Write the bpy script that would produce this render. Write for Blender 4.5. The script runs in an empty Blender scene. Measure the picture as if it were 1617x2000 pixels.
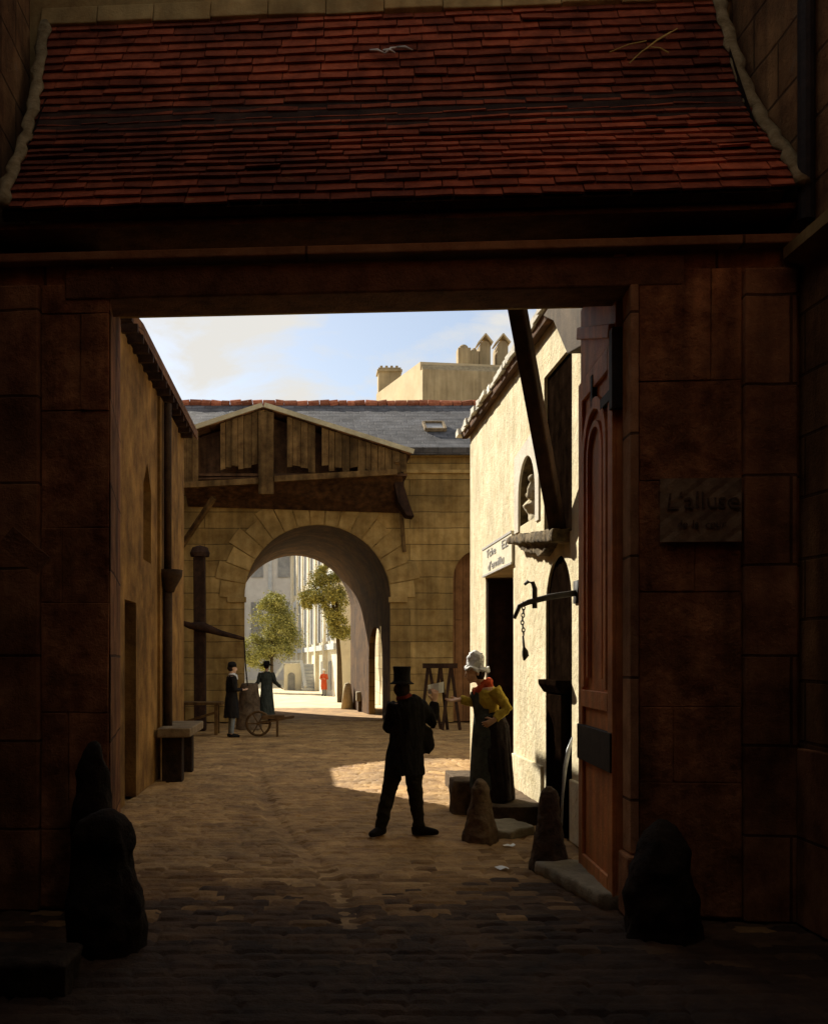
import bpy, bmesh, math, random
from mathutils import Vector, Matrix, noise as mnoise
random.seed(7)
R = math.radians
scene = bpy.context.scene
COL = scene.collection
CAMZ, VX, VY, F = 1.8, 600.0, 1290.0, 2000.0

def at(px, py, Y):                      # picture position -> point of the place at distance Y
    return Vector(((px - VX) / F * Y, Y, CAMZ + (VY - py) / F * Y))

# ------------------------------------------------------------------ materials
def nd(nt, t, **kw):
    n = nt.nodes.new(t)
    for k, v in kw.items():
        setattr(n, k, v)
    return n

def mat(name, c1, c2, scale=4.0, rough=0.9, bump=0.25, bscale=35.0, dirt=0.35, dscale=0.7,
        joints=None, streak=0.0, island=0.0, spec=0.12, planks=None, speck=None, axes='xyz'):
    m = bpy.data.materials.new(name); m.use_nodes = True
    nt = m.node_tree; L = nt.links
    bs = nt.nodes['Principled BSDF']
    bs.inputs['Roughness'].default_value = rough
    bs.inputs['Specular IOR Level'].default_value = spec
    tc = nd(nt, 'ShaderNodeTexCoord')
    co = tc.outputs['Object']
    n1 = nd(nt, 'ShaderNodeTexNoise'); n1.inputs['Scale'].default_value = scale
    n1.inputs['Detail'].default_value = 9; n1.inputs['Roughness'].default_value = 0.68
    L.new(co, n1.inputs['Vector'])
    rp = nd(nt, 'ShaderNodeValToRGB')
    rp.color_ramp.elements[0].position = 0.33; rp.color_ramp.elements[1].position = 0.68
    rp.color_ramp.elements[0].color = (*c1, 1); rp.color_ramp.elements[1].color = (*c2, 1)
    L.new(n1.outputs['Fac'], rp.inputs['Fac'])
    col = rp.outputs['Color']
    def mult(colour, fac_socket, lo, hi):
        mr = nd(nt, 'ShaderNodeMapRange')
        mr.inputs['From Min'].default_value = 0.3; mr.inputs['From Max'].default_value = 0.7
        mr.inputs['To Min'].default_value = lo; mr.inputs['To Max'].default_value = hi
        L.new(fac_socket, mr.inputs['Value'])
        mx = nd(nt, 'ShaderNodeMix', data_type='RGBA', blend_type='MULTIPLY')
        mx.inputs['Factor'].default_value = 1
        L.new(colour, mx.inputs['A']); L.new(mr.outputs['Result'], mx.inputs['B'])
        return mx.outputs['Result']
    if dirt:
        n2 = nd(nt, 'ShaderNodeTexNoise'); n2.inputs['Scale'].default_value = dscale
        n2.inputs['Detail'].default_value = 6; n2.inputs['Roughness'].default_value = 0.6
        n2.inputs['Distortion'].default_value = 0.6
        L.new(co, n2.inputs['Vector'])
        col = mult(col, n2.outputs['Fac'], 1 - dirt, 1 + dirt * 0.4)
    if streak:
        mp = nd(nt, 'ShaderNodeMapping'); mp.inputs['Scale'].default_value = (5, 5, 0.35)
        L.new(co, mp.inputs['Vector'])
        n3 = nd(nt, 'ShaderNodeTexNoise'); n3.inputs['Scale'].default_value = 1.2
        n3.inputs['Detail'].default_value = 5
        L.new(mp.outputs['Vector'], n3.inputs['Vector'])
        col = mult(col, n3.outputs['Fac'], 1 - streak, 1 + streak * 0.5)
    if island:
        ge = nd(nt, 'ShaderNodeNewGeometry')
        mr = nd(nt, 'ShaderNodeMapRange'); mr.inputs['To Min'].default_value = 1 - island
        mr.inputs['To Max'].default_value = 1 + island * 0.7
        L.new(ge.outputs['Random Per Island'], mr.inputs['Value'])
        mx = nd(nt, 'ShaderNodeMix', data_type='RGBA', blend_type='MULTIPLY')
        mx.inputs['Factor'].default_value = 1
        L.new(col, mx.inputs['A']); L.new(mr.outputs['Result'], mx.inputs['B'])
        col = mx.outputs['Result']
    if speck:                            # patches of another colour of the thing itself
        sc, lo, c3 = speck
        n4 = nd(nt, 'ShaderNodeTexNoise'); n4.inputs['Scale'].default_value = sc
        n4.inputs['Detail'].default_value = 7; n4.inputs['Roughness'].default_value = 0.7
        L.new(co, n4.inputs['Vector'])
        mr = nd(nt, 'ShaderNodeMapRange'); mr.inputs['From Min'].default_value = lo
        mr.inputs['From Max'].default_value = lo + 0.08
        L.new(n4.outputs['Fac'], mr.inputs['Value'])
        mx = nd(nt, 'ShaderNodeMix', data_type='RGBA')
        mx.inputs['B'].default_value = (*c3, 1)
        L.new(mr.outputs['Result'], mx.inputs['Factor']); L.new(col, mx.inputs['A'])
        col = mx.outputs['Result']
    hts = []
    nb = nd(nt, 'ShaderNodeTexNoise'); nb.inputs['Scale'].default_value = bscale
    nb.inputs['Detail'].default_value = 8; nb.inputs['Roughness'].default_value = 0.7
    L.new(co, nb.inputs['Vector'])
    height = nb.outputs['Fac']
    if joints or planks:
        ax, bw, bh, ms, dark = joints if joints else planks
        sp = nd(nt, 'ShaderNodeSeparateXYZ'); L.new(co, sp.inputs[0])
        cb = nd(nt, 'ShaderNodeCombineXYZ')
        # wobble the joints a little
        nw = nd(nt, 'ShaderNodeTexNoise'); nw.inputs['Scale'].default_value = 1.3
        L.new(co, nw.inputs['Vector'])
        mw = nd(nt, 'ShaderNodeMath', operation='MULTIPLY_ADD')
        mw.inputs[1].default_value = 0.05; L.new(nw.outputs['Fac'], mw.inputs[0])
        if joints:
            L.new(sp.outputs['X' if ax == 'x' else 'Y'], cb.inputs[0])
            L.new(sp.outputs['Z'], mw.inputs[2]); L.new(mw.outputs[0], cb.inputs[1])
        else:
            L.new(sp.outputs['Z'], cb.inputs[0])
            L.new(sp.outputs['X' if ax == 'x' else 'Y'], mw.inputs[2]); L.new(mw.outputs[0], cb.inputs[1])
        bk = nd(nt, 'ShaderNodeTexBrick')
        bk.inputs['Scale'].default_value = 1; bk.inputs['Brick Width'].default_value = bw
        bk.inputs['Row Height'].default_value = bh; bk.inputs['Mortar Size'].default_value = ms
        bk.inputs['Mortar Smooth'].default_value = 0.4
        bk.inputs['Color1'].default_value = (1, 1, 1, 1); bk.inputs['Color2'].default_value = (0.72, 0.70, 0.68, 1)
        bk.inputs['Mortar'].default_value = (dark, dark, dark, 1)
        L.new(cb.outputs[0], bk.inputs['Vector'])
        mx = nd(nt, 'ShaderNodeMix', data_type='RGBA', blend_type='MULTIPLY')
        mx.inputs['Factor'].default_value = 1
        L.new(col, mx.inputs['A']); L.new(bk.outputs['Color'], mx.inputs['B'])
        col = mx.outputs['Result']
        sb = nd(nt, 'ShaderNodeMath', operation='MULTIPLY_ADD')
        sb.inputs[1].default_value = -1.5
        L.new(bk.outputs['Fac'], sb.inputs[0]); L.new(height, sb.inputs[2])
        height = sb.outputs[0]
    if bump:
        bp = nd(nt, 'ShaderNodeBump'); bp.inputs['Strength'].default_value = min(1, bump * 1.6)
        bp.inputs['Distance'].default_value = 0.03
        L.new(height, bp.inputs['Height']); L.new(bp.outputs['Normal'], bs.inputs['Normal'])
    L.new(col, bs.inputs['Base Color'])
    return m

MT = {}
MT['tile'] = mat('red_clay_tile', (0.15, 0.032, 0.013), (0.37, 0.085, 0.032), 6, island=0.38, dirt=0.85, dscale=0.5, bump=0.4, speck=(3.0, 0.66, (0.20, 0.12, 0.03)))
MT['mortar'] = mat('lime_mortar', (0.15, 0.10, 0.042), (0.33, 0.25, 0.125), 9, dirt=0.4, bump=0.6, bscale=18)
MT['gate_stone'] = mat('brown_gate_masonry', (0.20, 0.075, 0.033), (0.56, 0.27, 0.115), 3.2, joints=('x', 0.95, 0.62, 0.012, 0.3), dirt=0.65, dscale=0.9, streak=0.35, bump=0.4)
MT['pier_stone'] = mat('rough_brown_block', (0.19, 0.064, 0.026), (0.66, 0.30, 0.12), 4.5, island=0.12, dirt=0.6, dscale=1.3, streak=0.45, bump=0.8, bscale=14)
MT['jamb_stone'] = mat('jamb_stone', (0.32, 0.15, 0.07), (0.6, 0.34, 0.17), 4, joints=('x', 3.0, 0.85, 0.012, 0.25), dirt=0.35, bump=0.35)
MT['side_stone'] = mat('rough_side_masonry', (0.18, 0.085, 0.034), (0.50, 0.27, 0.105), 2.6, joints=('y', 0.8, 0.42, 0.014, 0.4), dirt=0.6, streak=0.4, bump=0.5, speck=(1.4, 0.62, (0.25, 0.18, 0.11)))
MT['upper_plaster'] = mat('ochre_plaster', (0.24, 0.14, 0.045), (0.42, 0.29, 0.11), 3, streak=0.3, dirt=0.4)
MT['old_beam'] = mat('dark_oak', (0.10, 0.045, 0.02), (0.27, 0.125, 0.055), 5, streak=0.0, dirt=0.4, bump=0.5, planks=('z', 3.0, 0.4, 0.0, 1.0) if False else None)
MT['red_door'] = mat('red_painted_wood', (0.55, 0.175, 0.045), (0.78, 0.32, 0.09), 5, streak=0.4, dirt=0.45, dscale=1.5, bump=0.25, rough=0.6, spec=0.35)
MT['iron'] = mat('black_iron', (0.012, 0.009, 0.007), (0.035, 0.026, 0.019), 12, rough=0.7, bump=0.2, spec=0.2)
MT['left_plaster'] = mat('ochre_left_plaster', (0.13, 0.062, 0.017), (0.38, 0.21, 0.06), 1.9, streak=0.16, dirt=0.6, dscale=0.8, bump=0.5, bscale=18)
MT['dark_wood'] = mat('dark_brown_wood', (0.022, 0.011, 0.007), (0.06, 0.03, 0.016), 6, streak=0.4, dirt=0.4)
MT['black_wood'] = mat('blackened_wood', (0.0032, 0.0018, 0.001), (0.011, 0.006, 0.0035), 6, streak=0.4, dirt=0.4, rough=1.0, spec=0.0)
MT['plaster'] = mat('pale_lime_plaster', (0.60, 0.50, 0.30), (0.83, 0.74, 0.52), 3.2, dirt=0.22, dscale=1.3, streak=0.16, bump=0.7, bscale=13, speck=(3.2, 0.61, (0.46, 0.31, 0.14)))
MT['plaster_grey'] = mat('grey_panel_plaster', (0.55, 0.50, 0.42), (0.68, 0.63, 0.52), 3, dirt=0.2, bump=0.3)
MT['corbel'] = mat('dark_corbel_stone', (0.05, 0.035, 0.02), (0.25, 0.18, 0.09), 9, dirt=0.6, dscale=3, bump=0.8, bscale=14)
MT['ashlar'] = mat('ochre_ashlar', (0.27, 0.155, 0.042), (0.54, 0.355, 0.125), 1.8, joints=('x', 6.0, 0.475, 0.014, 0.35), dirt=0.4, dscale=0.5, streak=0.3, bump=0.3)
MT['ashlar_plain'] = mat('ochre_voussoir', (0.29, 0.17, 0.05), (0.54, 0.36, 0.13), 2.2, island=0.16, dirt=0.3, streak=0.2, bump=0.3)
MT['slate'] = mat('grey_slate', (0.085, 0.085, 0.092), (0.20, 0.195, 0.20), 2.5, joints=('x', 0.42, 0.16, 0.012, 0.45), dirt=0.35, bump=0.35, rough=0.75, speck=(2.0, 0.67, (0.24, 0.18, 0.10)))
MT['ridge_tile'] = mat('red_ridge_tile', (0.36, 0.10, 0.05), (0.58, 0.22, 0.11), 9, island=0.45, dirt=0.3, speck=(7, 0.62, (0.66, 0.55, 0.40)))
MT['board'] = mat('weathered_board', (0.085, 0.043, 0.014), (0.25, 0.145, 0.05), 3, streak=0.5, island=0.35, dirt=0.4, bump=0.35)
MT['pale_edge'] = mat('pale_barge_board', (0.5, 0.42, 0.25), (0.66, 0.58, 0.38), 4, dirt=0.3)
MT['roof_tile_dull'] = mat('dull_brown_roof', (0.13, 0.06, 0.03), (0.27, 0.14, 0.07), 3, joints=('y', 0.25, 0.14, 0.012, 0.4), dirt=0.4)
MT['eave_pale'] = mat('pale_lime_eave', (0.5, 0.47, 0.4), (0.74, 0.70, 0.6), 6, island=0.3, dirt=0.3)
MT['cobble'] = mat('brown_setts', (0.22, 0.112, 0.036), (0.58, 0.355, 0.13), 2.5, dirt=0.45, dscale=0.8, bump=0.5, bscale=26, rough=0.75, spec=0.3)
MT['cobble_dark'] = mat('shade_dark_setts', (0.026, 0.014, 0.008), (0.095, 0.05, 0.024), 2.2, dirt=0.5, dscale=0.9, bump=0.5, bscale=26, rough=0.8, spec=0.15)  # dark tone standing in for shade on the near setts
MT['cobble_mid'] = mat('half_shade_setts', (0.05, 0.027, 0.013), (0.16, 0.088, 0.04), 2.3, dirt=0.5, dscale=0.9, bump=0.5, bscale=26, rough=0.8, spec=0.15)
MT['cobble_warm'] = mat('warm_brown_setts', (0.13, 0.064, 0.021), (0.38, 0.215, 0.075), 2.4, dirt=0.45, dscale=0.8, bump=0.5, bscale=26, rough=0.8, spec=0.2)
MT['earth'] = mat('brown_earth', (0.16, 0.10, 0.05), (0.30, 0.2, 0.1), 1.5)
MT['gravel'] = mat('pale_gravel', (0.56, 0.47, 0.30), (0.74, 0.65, 0.45), 1.2, dirt=0.2, bump=0.4)
MT['dark_stone'] = mat('dark_guard_stone', (0.018, 0.012, 0.008), (0.06, 0.038, 0.022), 7, dirt=0.5, bump=0.7, bscale=12)
MT['mid_stone'] = mat('weathered_bollard_stone', (0.07, 0.045, 0.025), (0.20, 0.14, 0.085), 7, dirt=0.5, bump=0.6, bscale=14)
MT['slab'] = mat('worn_pale_slab', (0.26, 0.22, 0.14), (0.44, 0.38, 0.26), 5, dirt=0.35, bump=0.4)
MT['bench_stone'] = mat('brown_bench_stone', (0.16, 0.11, 0.06), (0.34, 0.26, 0.16), 5, dirt=0.4, bump=0.5)
MT['pipe_brown'] = mat('brown_painted_pipe', (0.03, 0.017, 0.008), (0.075, 0.042, 0.02), 8, dirt=0.4)
MT['cart_wood'] = mat('old_brown_cart_wood', (0.06, 0.032, 0.013), (0.17, 0.095, 0.038), 5, dirt=0.4)
MT['grey_board'] = mat('grey_brown_boarding', (0.05, 0.034, 0.02), (0.12, 0.085, 0.052), 4, streak=0.4, dirt=0.4)
MT['hood_back'] = mat('brown_shade_panel', (0.05, 0.024, 0.011), (0.15, 0.075, 0.033), 4, streak=0.5, dirt=0.4)
MT['marble'] = mat('pale_statue_stone', (0.5, 0.42, 0.26), (0.68, 0.6, 0.44), 8, dirt=0.3, bump=0.2)
MT['palace'] = mat('pale_palace_stone', (0.66, 0.585, 0.43), (0.80, 0.735, 0.58), 0.8, dirt=0.2, bump=0.2)
MT['palace_trim'] = mat('blue_grey_trim', (0.42, 0.44, 0.46), (0.58, 0.58, 0.57), 1.5, dirt=0.2)
MT['palace_far'] = mat('grey_far_stone', (0.60, 0.56, 0.52), (0.74, 0.70, 0.64), 0.5, dirt=0.15)
MT['pane'] = mat('dim_window_glass', (0.20, 0.20, 0.2), (0.34, 0.33, 0.31), 2, rough=0.3, bump=0, spec=0.5)
MT['bg_lit'] = mat('pale_tan_stone', (0.55, 0.44, 0.26), (0.68, 0.56, 0.36), 0.5, dirt=0.15)
MT['bg_brown'] = mat('tan_brown_roof', (0.32, 0.24, 0.13), (0.46, 0.36, 0.21), 0.6, streak=0.25, dirt=0.2)
MT['leaf'] = mat('leaf_green', (0.23, 0.24, 0.07), (0.56, 0.52, 0.17), 1.6, dirt=0.35, dscale=1.0, island=0.5, bump=0, rough=0.7)
MT['bark'] = mat('tree_bark', (0.07, 0.05, 0.03), (0.14, 0.1, 0.06), 8, bump=0.5)
MT['skin'] = mat('skin', (0.58, 0.35, 0.22), (0.68, 0.44, 0.29), 12, dirt=0.1, bump=0.05, rough=0.6)
MT['black_cloth'] = mat('black_cloth', (0.010, 0.009, 0.008), (0.022, 0.019, 0.017), 14, bump=0.3, bscale=60)
MT['dark_trouser'] = mat('dark_olive_cloth', (0.016, 0.015, 0.008), (0.035, 0.03, 0.017), 12, bump=0.3, bscale=60)
MT['red_cloth'] = mat('red_cloth', (0.52, 0.07, 0.022), (0.72, 0.14, 0.05), 10, bump=0.4, bscale=40)
MT['dull_red'] = mat('dull_red_cloth', (0.16, 0.025, 0.018), (0.26, 0.05, 0.03), 10, bump=0.3)
MT['yellow_cloth'] = mat('yellow_cloth', (0.46, 0.31, 0.035), (0.62, 0.46, 0.075), 7, bump=0.4, bscale=30)
MT['apron'] = mat('dark_green_apron', (0.040, 0.047, 0.037), (0.10, 0.11, 0.088), 7, bump=0.4, bscale=25)
MT['skirt'] = mat('dark_brown_skirt', (0.014, 0.009, 0.008), (0.034, 0.022, 0.018), 6, bump=0.4, bscale=20)
MT['white_cloth'] = mat('white_linen', (0.66, 0.66, 0.63), (0.82, 0.82, 0.79), 9, dirt=0.15, bump=0.4, bscale=30)
MT['hair'] = mat('dark_brown_hair', (0.02, 0.012, 0.008), (0.05, 0.03, 0.02), 20, bump=0.4)
MT['grey_stocking'] = mat('blue_grey_wool', (0.16, 0.18, 0.19), (0.27, 0.29, 0.29), 10, bump=0.2)
MT['paper'] = mat('white_paper', (0.80, 0.85, 0.86), (0.88, 0.92, 0.93), 10, dirt=0.1, bump=0.1)
MT['notice'] = mat('stained_notice_paper', (0.20, 0.13, 0.075), (0.34, 0.25, 0.15), 6, dirt=0.5, dscale=4, bump=0.2)
MT['ink'] = mat('dark_ink', (0.06, 0.04, 0.025), (0.16, 0.105, 0.06), 30, bump=0)
MT['blue_ink'] = mat('faded_grey_blue_paint', (0.32, 0.32, 0.32), (0.52, 0.49, 0.44), 30, bump=0)
MT['sign'] = mat('cream_sign_board', (0.60, 0.54, 0.40), (0.72, 0.67, 0.52), 7, dirt=0.15, bump=0.2)
MT['steel'] = mat('worn_steel', (0.2, 0.21, 0.22), (0.45, 0.47, 0.5), 12, rough=0.35, spec=0.6, bump=0.1)
MT['straw'] = mat('dry_straw', (0.30, 0.20, 0.05), (0.45, 0.32, 0.1), 12, bump=0)

# ------------------------------------------------------------------ mesh builder
OFF = {}
class MB:
    def __init__(self):
        self.v = []; self.f = []
    def add(self, vs, fs):
        o = len(self.v); self.v += [Vector(p) for p in vs]
        self.f += [tuple(i + o for i in f) for f in fs]
    def box(self, x0, x1, y0, y1, z0, z1, jit=0.0, M=None):
        vs = [(x, y, z) for z in (z0, z1) for y in (y0, y1) for x in (x0, x1)]
        if jit: vs = [tuple(c + random.uniform(-jit, jit) for c in p) for p in vs]
        if M is not None: vs = [M @ Vector(p) for p in vs]
        self.add(vs, [(0, 2, 3, 1), (4, 5, 7, 6), (0, 1, 5, 4), (2, 6, 7, 3), (0, 4, 6, 2), (1, 3, 7, 5)])
    def prism(self, poly, z0, z1, fn=None):
        """poly of 2D points swept from z0 to z1; fn maps (a, b, t) to a point"""
        fn = fn or (lambda a, b, t: (a, b, t))
        n = len(poly)
        vs = [fn(a, b, z0) for a, b in poly] + [fn(a, b, z1) for a, b in poly]
        self.add(vs, [tuple(range(n))[::-1], tuple(range(n, 2 * n))] +
                 [(i, (i + 1) % n, n + (i + 1) % n, n + i) for i in range(n)])
    def bar(self, a, b, w, h=None, up=(0, 0, 1)):
        a, b = Vector(a), Vector(b); h = h or w
        d = (b - a).normalized(); u = Vector(up)
        if abs(d.dot(u)) > 0.97: u = Vector((0, 1, 0))
        s = d.cross(u).normalized(); t = s.cross(d).normalized()
        vs = [p + s * (i * w / 2) + t * (j * h / 2) for p in (a, b) for i, j in ((-1, -1), (1, -1), (1, 1), (-1, 1))]
        self.add(vs, [(3, 2, 1, 0), (4, 5, 6, 7)] + [(i, (i + 1) % 4, 4 + (i + 1) % 4, 4 + i) for i in range(4)])
    def tube(self, pts, rad, n=12, flat=None):
        """loft; rad items r or (ra, rb); flat = reference direction of ra"""
        pts = [Vector(p) for p in pts]
        ref = Vector(flat) if flat else Vector((1, 0, 0))
        rings = []
        for i, p in enumerate(pts):
            d = (pts[min(i + 1, len(pts) - 1)] - pts[max(i - 1, 0)]).normalized()
            a = ref - d * ref.dot(d)
            if a.length < 1e-3: a = Vector((0, 1, 0)) - d * d.y
            if a.length < 1e-3: a = Vector((0, 0, 1)) - d * d.z
            a.normalize(); b = d.cross(a)
            r = rad[i] if isinstance(rad, (list, tuple)) else rad
            ra, rb = r if isinstance(r, (list, tuple)) else (r, r)
            rings.append([p + a * (math.cos(q) * ra) + b * (math.sin(q) * rb) for q in (2 * math.pi * k / n for k in range(n))])
        vs = [v for r in rings for v in r]
        fs = []
        for i in range(len(rings) - 1):
            for k in range(n):
                fs.append((i * n + k, i * n + (k + 1) % n, (i + 1) * n + (k + 1) % n, (i + 1) * n + k))
        fs.append(tuple(range(n))[::-1]); fs.append(tuple((len(rings) - 1) * n + k for k in range(n)))
        self.add(vs, fs)
    def lathe(self, c, prof, n=24, wob=0.0, sy=1.0):
        c = Vector(c); vs = []; fs = []
        for i, (r, z) in enumerate(prof):
            for k in range(n):
                q = 2 * math.pi * k / n
                rr = r * (1 + (wob * mnoise.noise((c.x * 3 + math.cos(q) * 1.3, c.y + math.sin(q) * 1.3, z * 3)) if wob else 0))
                vs.append(c + Vector((math.cos(q) * rr, math.sin(q) * rr * sy, z)))
        for i in range(len(prof) - 1):
            for k in range(n):
                fs.append((i * n + k, i * n + (k + 1) % n, (i + 1) * n + (k + 1) % n, (i + 1) * n + k))
        fs.append(tuple(range(n))[::-1]); fs.append(tuple((len(prof) - 1) * n + k for k in range(n)))
        self.add(vs, fs)
    def ball(self, c, r, n=14, R3=None):
        c = Vector(c); rx, ry, rz = r if isinstance(r, (tuple, list)) else (r, r, r)
        vs = []; m = n // 2 + 1
        for i in range(m + 1):
            th = math.pi * (i + 0.0001) / (m + 0.0002)
            for k in range(n):
                q = 2 * math.pi * k / n
                p = Vector((math.sin(th) * math.cos(q) * rx, math.sin(th) * math.sin(q) * ry, math.cos(th) * rz))
                vs.append(c + (R3 @ p if R3 else p))
        fs = [(i * n + k, (i + 1) * n + k, (i + 1) * n + (k + 1) % n, i * n + (k + 1) % n) for i in range(m) for k in range(n)]
        self.add(vs, fs)
    def mesh(self, name, off=Vector()):
        me = bpy.data.meshes.new(name)
        me.from_pydata([v - off for v in self.v], [], self.f)
        bm = bmesh.new(); bm.from_mesh(me)
        bmesh.ops.recalc_face_normals(bm, faces=bm.faces)
        bm.to_mesh(me); bm.free()
        return me
    def build(self, name, material, parent=None, smooth=False, bevel=0.0, remesh=0.0, relax=0, sub=0, rough_amt=0.0, rough_scale=4.0, cut=None, local=False):
        root = parent
        while root is not None and root.parent is not None: root = root.parent
        off = Vector() if local else OFF.get(root.name if root else None, Vector())
        me = self.mesh(name, off)
        o = bpy.data.objects.new(name, me); COL.objects.link(o)
        if parent is not None: o.parent = parent
        mods = False
        if cut:
            co = []
            for c in cut:
                cm = c.mesh('cut', off)
                k = bpy.data.objects.new('cut', cm); COL.objects.link(k); co.append(k)
                if parent is not None: k.parent = parent
                b = o.modifiers.new('b', 'BOOLEAN'); b.object = k; b.operation = 'DIFFERENCE'; b.solver = 'EXACT'
            mods = True
        if bevel:
            b = o.modifiers.new('bv', 'BEVEL'); b.width = bevel; b.segments = 2; b.limit_method = 'ANGLE'; mods = True
        if remesh:
            b = o.modifiers.new('rm', 'REMESH'); b.mode = 'VOXEL'; b.voxel_size = remesh; mods = True
        if relax:
            b = o.modifiers.new('sm', 'SMOOTH'); b.factor = 0.5; b.iterations = relax; mods = True
        if sub:
            b = o.modifiers.new('sd', 'SUBSURF'); b.levels = sub; b.render_levels = sub; mods = True
        if mods:
            bpy.context.view_layer.update()
            dg = bpy.context.evaluated_depsgraph_get()
            nm = bpy.data.meshes.new_from_object(o.evaluated_get(dg))
            nm.name = name
            o.modifiers.clear(); o.data = nm
            if cut:
                for k in co: bpy.data.objects.remove(k)
        if rough_amt:
            for v in o.data.vertices:
                p = v.co + off
                n_ = Vector(mnoise.noise_vector(p * rough_scale)) + 0.5 * Vector(mnoise.noise_vector(p * rough_scale * 2.3))
                v.co += n_ * rough_amt
        if smooth:
            for p in o.data.polygons: p.use_smooth = True
        o.data.materials.clear(); o.data.materials.append(material)
        return o

def tag(o, label=None, cat=None, group=None, kind=None):
    if label: o['label'] = label
    if cat: o['category'] = cat
    if group: o['group'] = group
    if kind: o['kind'] = kind
    return o

def thing(name, label, cat, loc=(0, 0, 0), rz=0.0, group=None):
    o = bpy.data.objects.new(name, None); COL.objects.link(o)
    o.empty_display_size = 0.2
    o.location = loc; o.rotation_euler = (0, 0, rz)
    OFF[o.name] = Vector(loc)
    return tag(o, label, cat, group)

def arch_poly(c, hw, z0, zs, n=14, rise=None):
    """2D outline (a, z) of a round-headed opening"""
    rise = rise or hw
    return [(c - hw, z0), (c + hw, z0)] + [(c + hw * math.cos(math.pi * i / n), zs + rise * math.sin(math.pi * i / n)) for i in range(n + 1)]

XZ = lambda a, b, t: (a, t, b)          # outline in x,z swept along y
YZ = lambda a, b, t: (t, a, b)          # outline in y,z swept along x

def text_mesh(name, body, size, M, material, parent, off):
    cu = bpy.data.curves.new(name, 'FONT'); cu.body = body; cu.size = size
    cu.extrude = 0.003; cu.align_x = 'CENTER'; cu.align_y = 'CENTER'
    t = bpy.data.objects.new('t', cu); COL.objects.link(t)
    bpy.context.view_layer.update()
    me = bpy.data.meshes.new_from_object(t.evaluated_get(bpy.context.evaluated_depsgraph_get()))
    bpy.data.objects.remove(t)
    for v in me.vertices:
        n_ = mnoise.noise_vector(Vector((v.co.x, v.co.y, 0.3)) * (2.2 / size) * 0.6)
        v.co.x += n_.x * size * 0.09; v.co.y += n_.y * size * 0.09 + v.co.x * 0.01
    me.transform(M)
    me.transform(Matrix.Translation(-off))
    o = bpy.data.objects.new(name, me); COL.objects.link(o); o.parent = parent
    me.materials.clear(); me.materials.append(material)
    return o

# ------------------------------------------------------------------ world, sun, camera
SUN_E = R(32); SUN_H = Vector((-0.55, 0.835))
w = bpy.data.worlds.new('World'); scene.world = w; w.use_nodes = True
nt = w.node_tree; nt.nodes.clear(); L = nt.links
out = nd(nt, 'ShaderNodeOutputWorld')
sky = nd(nt, 'ShaderNodeTexSky'); sky.sky_type = 'NISHITA'; sky.sun_disc = False
sky.sun_elevation = SUN_E; sky.sun_rotation = math.atan2(SUN_H.x, SUN_H.y)
sky.air_density = 1.0; sky.dust_density = 1.0; sky.ozone_density = 1.3
bg1 = nd(nt, 'ShaderNodeBackground'); bg1.inputs['Strength'].default_value = 0.066
L.new(sky.outputs['Color'], bg1.inputs['Color'])
bg2 = nd(nt, 'ShaderNodeBackground'); bg2.inputs['Strength'].default_value = 0.395
bg2.inputs['Color'].default_value = (1.0, 0.975, 0.92, 1)
tc = nd(nt, 'ShaderNodeTexCoord')
mp = nd(nt, 'ShaderNodeMapping'); mp.inputs['Scale'].default_value = (1.0, 1.0, 2.6)
mp.inputs['Location'].default_value = (0.35, 0.1, 0.2)
L.new(tc.outputs['Generated'], mp.inputs['Vector'])
cn = nd(nt, 'ShaderNodeTexNoise'); cn.inputs['Scale'].default_value = 6.5; cn.inputs['Detail'].default_value = 9
cn.inputs['Roughness'].default_value = 0.58; cn.inputs['Distortion'].default_value = 0.35
L.new(mp.outputs['Vector'], cn.inputs['Vector'])
cr = nd(nt, 'ShaderNodeMapRange'); cr.inputs['From Min'].default_value = 0.42; cr.inputs['From Max'].default_value = 0.58
cr.inputs['To Min'].default_value = 0.2
L.new(cn.outputs['Fac'], cr.inputs['Value'])
ms = nd(nt, 'ShaderNodeMixShader')
L.new(cr.outputs['Result'], ms.inputs['Fac']); L.new(bg1.outputs[0], ms.inputs[1]); L.new(bg2.outputs[0], ms.inputs[2])
L.new(ms.outputs[0], out.inputs['Surface'])

sl = bpy.data.lights.new('sun', 'SUN'); sl.energy = 5.0; sl.angle = R(0.5); sl.color = (1.0, 0.92, 0.77)
so = bpy.data.objects.new('sun', sl); COL.objects.link(so)
tosun = Vector((SUN_H.x * math.cos(SUN_E), SUN_H.y * math.cos(SUN_E), math.sin(SUN_E)))
so.rotation_euler = tosun.to_track_quat('Z', 'Y').to_euler(); so.location = (-20, 30, 30)

cam = bpy.data.cameras.new('camera'); co_ = bpy.data.objects.new('camera', cam); COL.objects.link(co_)
co_.location = (0, 0, CAMZ); co_.rotation_euler = (R(90), 0, 0)
cam.sensor_fit = 'VERTICAL'; cam.sensor_height = 24; cam.lens = 24
cam.shift_x = (808.5 - VX) / 2000; cam.shift_y = (VY - 1000) / 2000
cam.clip_start = 0.05; cam.clip_end = 2000
scene.camera = co_
scene.view_settings.view_transform = 'Standard'; scene.view_settings.look = 'None'
scene.view_settings.exposure = 1.05; scene.view_settings.gamma = 1
scene.cycles.max_bounces = 10; scene.cycles.diffuse_bounces = 6

# ------------------------------------------------------------------ ground
g = MB(); g.box(-300, 300, -60, 500, -0.5, -0.05)
tag(g.build('ground', MT['earth']), kind='structure')
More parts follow.
